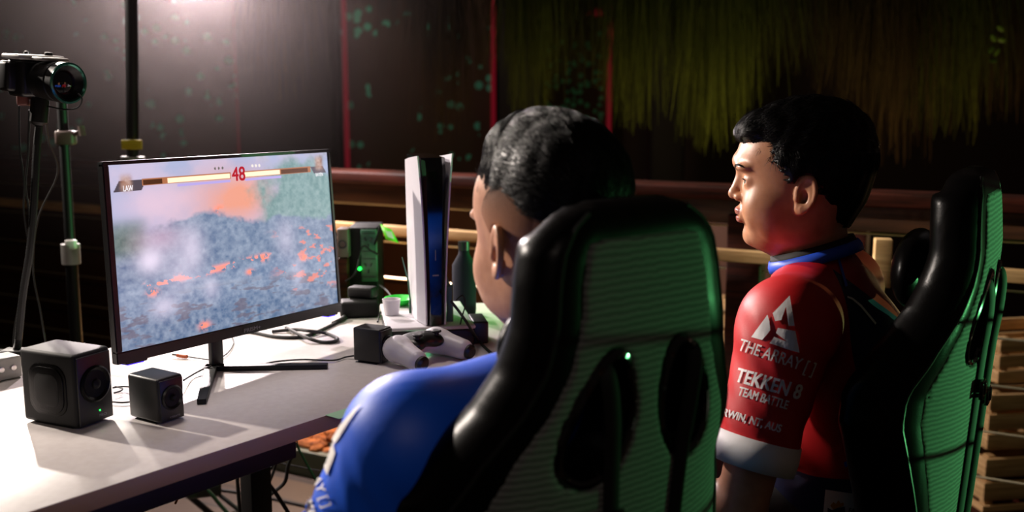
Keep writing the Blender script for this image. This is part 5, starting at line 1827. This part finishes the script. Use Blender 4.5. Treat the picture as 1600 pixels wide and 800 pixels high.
EM = [[(1209, 497), (1233, 465), (1240, 510), (1229, 509), (1226, 484), (1216, 499), (1214, 506)],
      [(1175, 528), (1201, 494), (1203, 504), (1190, 522), (1197, 523), (1205, 508), (1207, 520), (1198, 531), (1180, 531)],
      [(1202, 532), (1213, 516), (1239, 520), (1247, 549), (1203, 538)]]
def arr_emblem():
    A = [(1208, 490), (1234, 463), (1241, 509), (1232, 509), (1228, 480), (1218, 490), (1221, 500), (1212, 502)]
    B = [(1200, 492), (1203, 502), (1188, 518), (1190, 521), (1201, 510), (1204, 516), (1192, 531), (1175, 527)]
    C = [(1216, 512), (1242, 517), (1248, 550), (1203, 536), (1210, 526), (1230, 533), (1233, 530), (1233, 525), (1213, 520)]
    return [A, B, C]
px_print('print_emblem', arr_emblem(), 1.385, 'print_white', red, bv)
px_print('side_line', [[(1322, 463), (1331, 466), (1346, 478), (1371, 508), (1369, 511), (1344, 481), (1330, 469), (1322, 466)]], 1.42, 'print_white', red, bv)
px_print('blue_line', [[(1307, 404), (1311, 403), (1324, 450), (1320, 452)]], 1.42, 'blue_trim', red, bv)
px_print('waist_stripe', [[(1300, 700), (1345, 672), (1348, 680), (1303, 708)]], 1.42, 'red_cloth' if mat('red_cloth', 'c80c16', .5) else 0, red, bv)
px_print('waist_stripe', [[(1318, 722), (1345, 708), (1347, 716), (1320, 730)]], 1.42, 'blue_trim', red, bv)
px_print('waist_patch', [[(1290, 764), (1330, 770), (1372, 772), (1372, 830), (1284, 830)]], 1.40, 'print_white', red, bv)
mat('gold', 'c98a1a', .5); mat('crest_navy', '1a1648', .5)
def lift_print(*a, **k):
    o = px_print(*a, **k); o.location = o.location + Vector((0, -.0012, 0)); return o
lift_print('patch_crest', [[(1293, 792), (1300, 796), (1308, 793), (1320, 790), (1322, 815), (1293, 815)]], 1.40, 'crest_navy', red, bv, sub=.004)
lift_print('patch_crown', [[(1297, 789), (1302, 783), (1306, 786), (1310, 780), (1313, 785), (1318, 784), (1318, 789), (1302, 795)]], 1.40, 'gold', red, bv, sub=.004)
o = sleeve_text('patch_text', 'FAANI', (1325, 799), (1348, 802), 8, .02, 1.40, 'print_black'); o.location = o.location + Vector((0, -.0012, 0))
# trousers and shoes
def lower(J, root, col, yawb):
    mat(col + '_trousers', '101014', .8)
    allp = np.array([tuple(J[q]) for q in ('pelvis', 'hipl', 'hipr', 'knl', 'knr', 'anl', 'anr')])
    Fl = Field(allp.min(0) - np.array((.18, .18, .02)), allp.max(0) + np.array((.18, .18, .18)), .011)
    Fl.add(Fl.cap(tuple(J['pelvis']), tuple(J['pelvis'] + Vector((0, 0, .06))), .155), .03)
    for s in 'lr':
        Fl.add(Fl.cap(tuple(J['pelvis']), tuple(J['hip' + s]), .13, .10), .04)
        Fl.add(Fl.cap(tuple(J['hip' + s]), tuple(J['kn' + s]), .102, .078), .03)
        Fl.add(Fl.cap(tuple(J['kn' + s]), tuple(J['an' + s]), .076, .060), .03)
    link('trousers', Fl.mesh('trousers'), col + '_trousers', root, True)
    f = Vector((-math.sin(yawb), math.cos(yawb), 0))
    for s in 'lr':
        a = J['an' + s]
        Fs = Field((a.x - .3, a.y - .3, -.01), (a.x + .3, a.y + .3, .16), .007)
        Fs.add(Fs.cap((a.x, a.y, .05), tuple(Vector((a.x, a.y, .042)) + f * .17), .045, .038), .02)
        Fs.add(Fs.cap((a.x, a.y, .05), (a.x, a.y, .10), .046, .040), .02)
        Fs.f = np.maximum(Fs.f, .003 - Fs.Z).astype(np.float32)
        link('shoe', Fs.mesh('shoe'), 'rubber', root, True)
lower(JR, red, 'dark', yb)

# ---- player in blue (left)
yh = math.radians(37)
HB = Vector((.045, 1.175, 1.040))
yb2 = math.radians(42)
f2 = Vector((-math.sin(yb2), math.cos(yb2), 0)); l2 = Vector((-math.cos(yb2), -math.sin(yb2), 0))
JB = {}
n2 = Vector((HB.x + .022, HB.y - .028, HB.z - .135))
JB['neck'] = n2
JB['chest'] = n2 + Vector((0, 0, -.17))
JB['pelvis'] = Vector((CH1[0], CH1[1], .53)) + f2 * .17
JB['shl'] = D(640, 688, 1.0)
JB['shr'] = n2 + (n2 - JB['shl']) * .74; JB['shr'].z = JB['shl'].z
JB['ell'] = D(522, 960, 1.04)
JB['elr'] = JB['shr'] + l2 * .02 + f2 * .14 + Vector((0, 0, -.25))
JB['wrl'] = JB['ell'] + f2 * .20 - l2 * .10 + Vector((0, 0, .02))
JB['wrr'] = JB['elr'] + f2 * .20 + l2 * .09 + Vector((0, 0, .01))
JB['hipl'] = JB['pelvis'] + l2 * .09 + f2 * .05; JB['hipr'] = JB['pelvis'] - l2 * .09 + f2 * .05
JB['knl'] = JB['hipl'] + f2 * .36 + l2 * .05; JB['knr'] = JB['hipr'] + f2 * .36 - l2 * .04
JB['anl'] = JB['knl'] + f2 * .05; JB['anr'] = JB['knr'] + f2 * .03
for q in ('anl', 'anr'): JB[q].z = .09
for q in ('wrl', 'wrr'): JB[q].z = .615
blue, MB_ = person('blue', 'person in a blue jersey seen from behind, head above the near chair', HB, yh, math.radians(-3), 0, JB, yb2)
fj, _, _ = jersey_field(JB, .0062, (-.42, .80, .44), (.42, 1.48, 1.0), yb2, .7, .93, None, (.068, .080))
jb = fj.mesh('jersey')
mat('jersey_blue', '0558e0', .5, bump=(900, .25, .0006))
link('jersey', jb, 'jersey_blue', blue, True)
bv2 = bvh_of(jb)
band('collar', n2 + Vector((0, 0, -.004)), f2, l2, .074, .070, Vector((0, 0, 1)), .02, -.04, 'blue_trim', blue)
cuff(JB, 'l', .93, .082, .04, 'print_white', blue); cuff(JB, 'r', .93, .082, .04, 'print_white', blue)
px_print('print_emblem', [[(566, 633), (556, 640), (535, 664), (520, 690), (529, 690), (545, 664)], [(527, 672), (519, 690), (505, 712), (514, 712), (533, 682)],
                          [(524, 694), (528, 706), (515, 740), (505, 722), (507, 712), (512, 724), (519, 704), (512, 700)]], 1.0, 'print_white', blue, bv2)
def blue_text(body, p1, p2, h_, bold):
    vs, fs = text_mesh(body, 1, bold, 3)
    vs[:, 0] -= vs[:, 0].min(); w_ = vs[:, 0].max()
    a, b_ = D(*p1, 1.0), D(*p2, 1.0); R = (b_ - a) / w_
    N = (Vector((0, 0, CZ)) - (a + b_) / 2).normalized(); U = N.cross(R).normalized() * (h_ / F / .72)
    project_print('print_text', vs, fs, a, R, U, bv2, 'print_white', blue, N=N)
blue_text('ARRAY [ ]', (478, 712), (507, 792), 14, .015)
blue_text('TEKKEN 8', (462, 742), (492, 850), 17, .045)
lower(JB, blue, 'black', yb2)
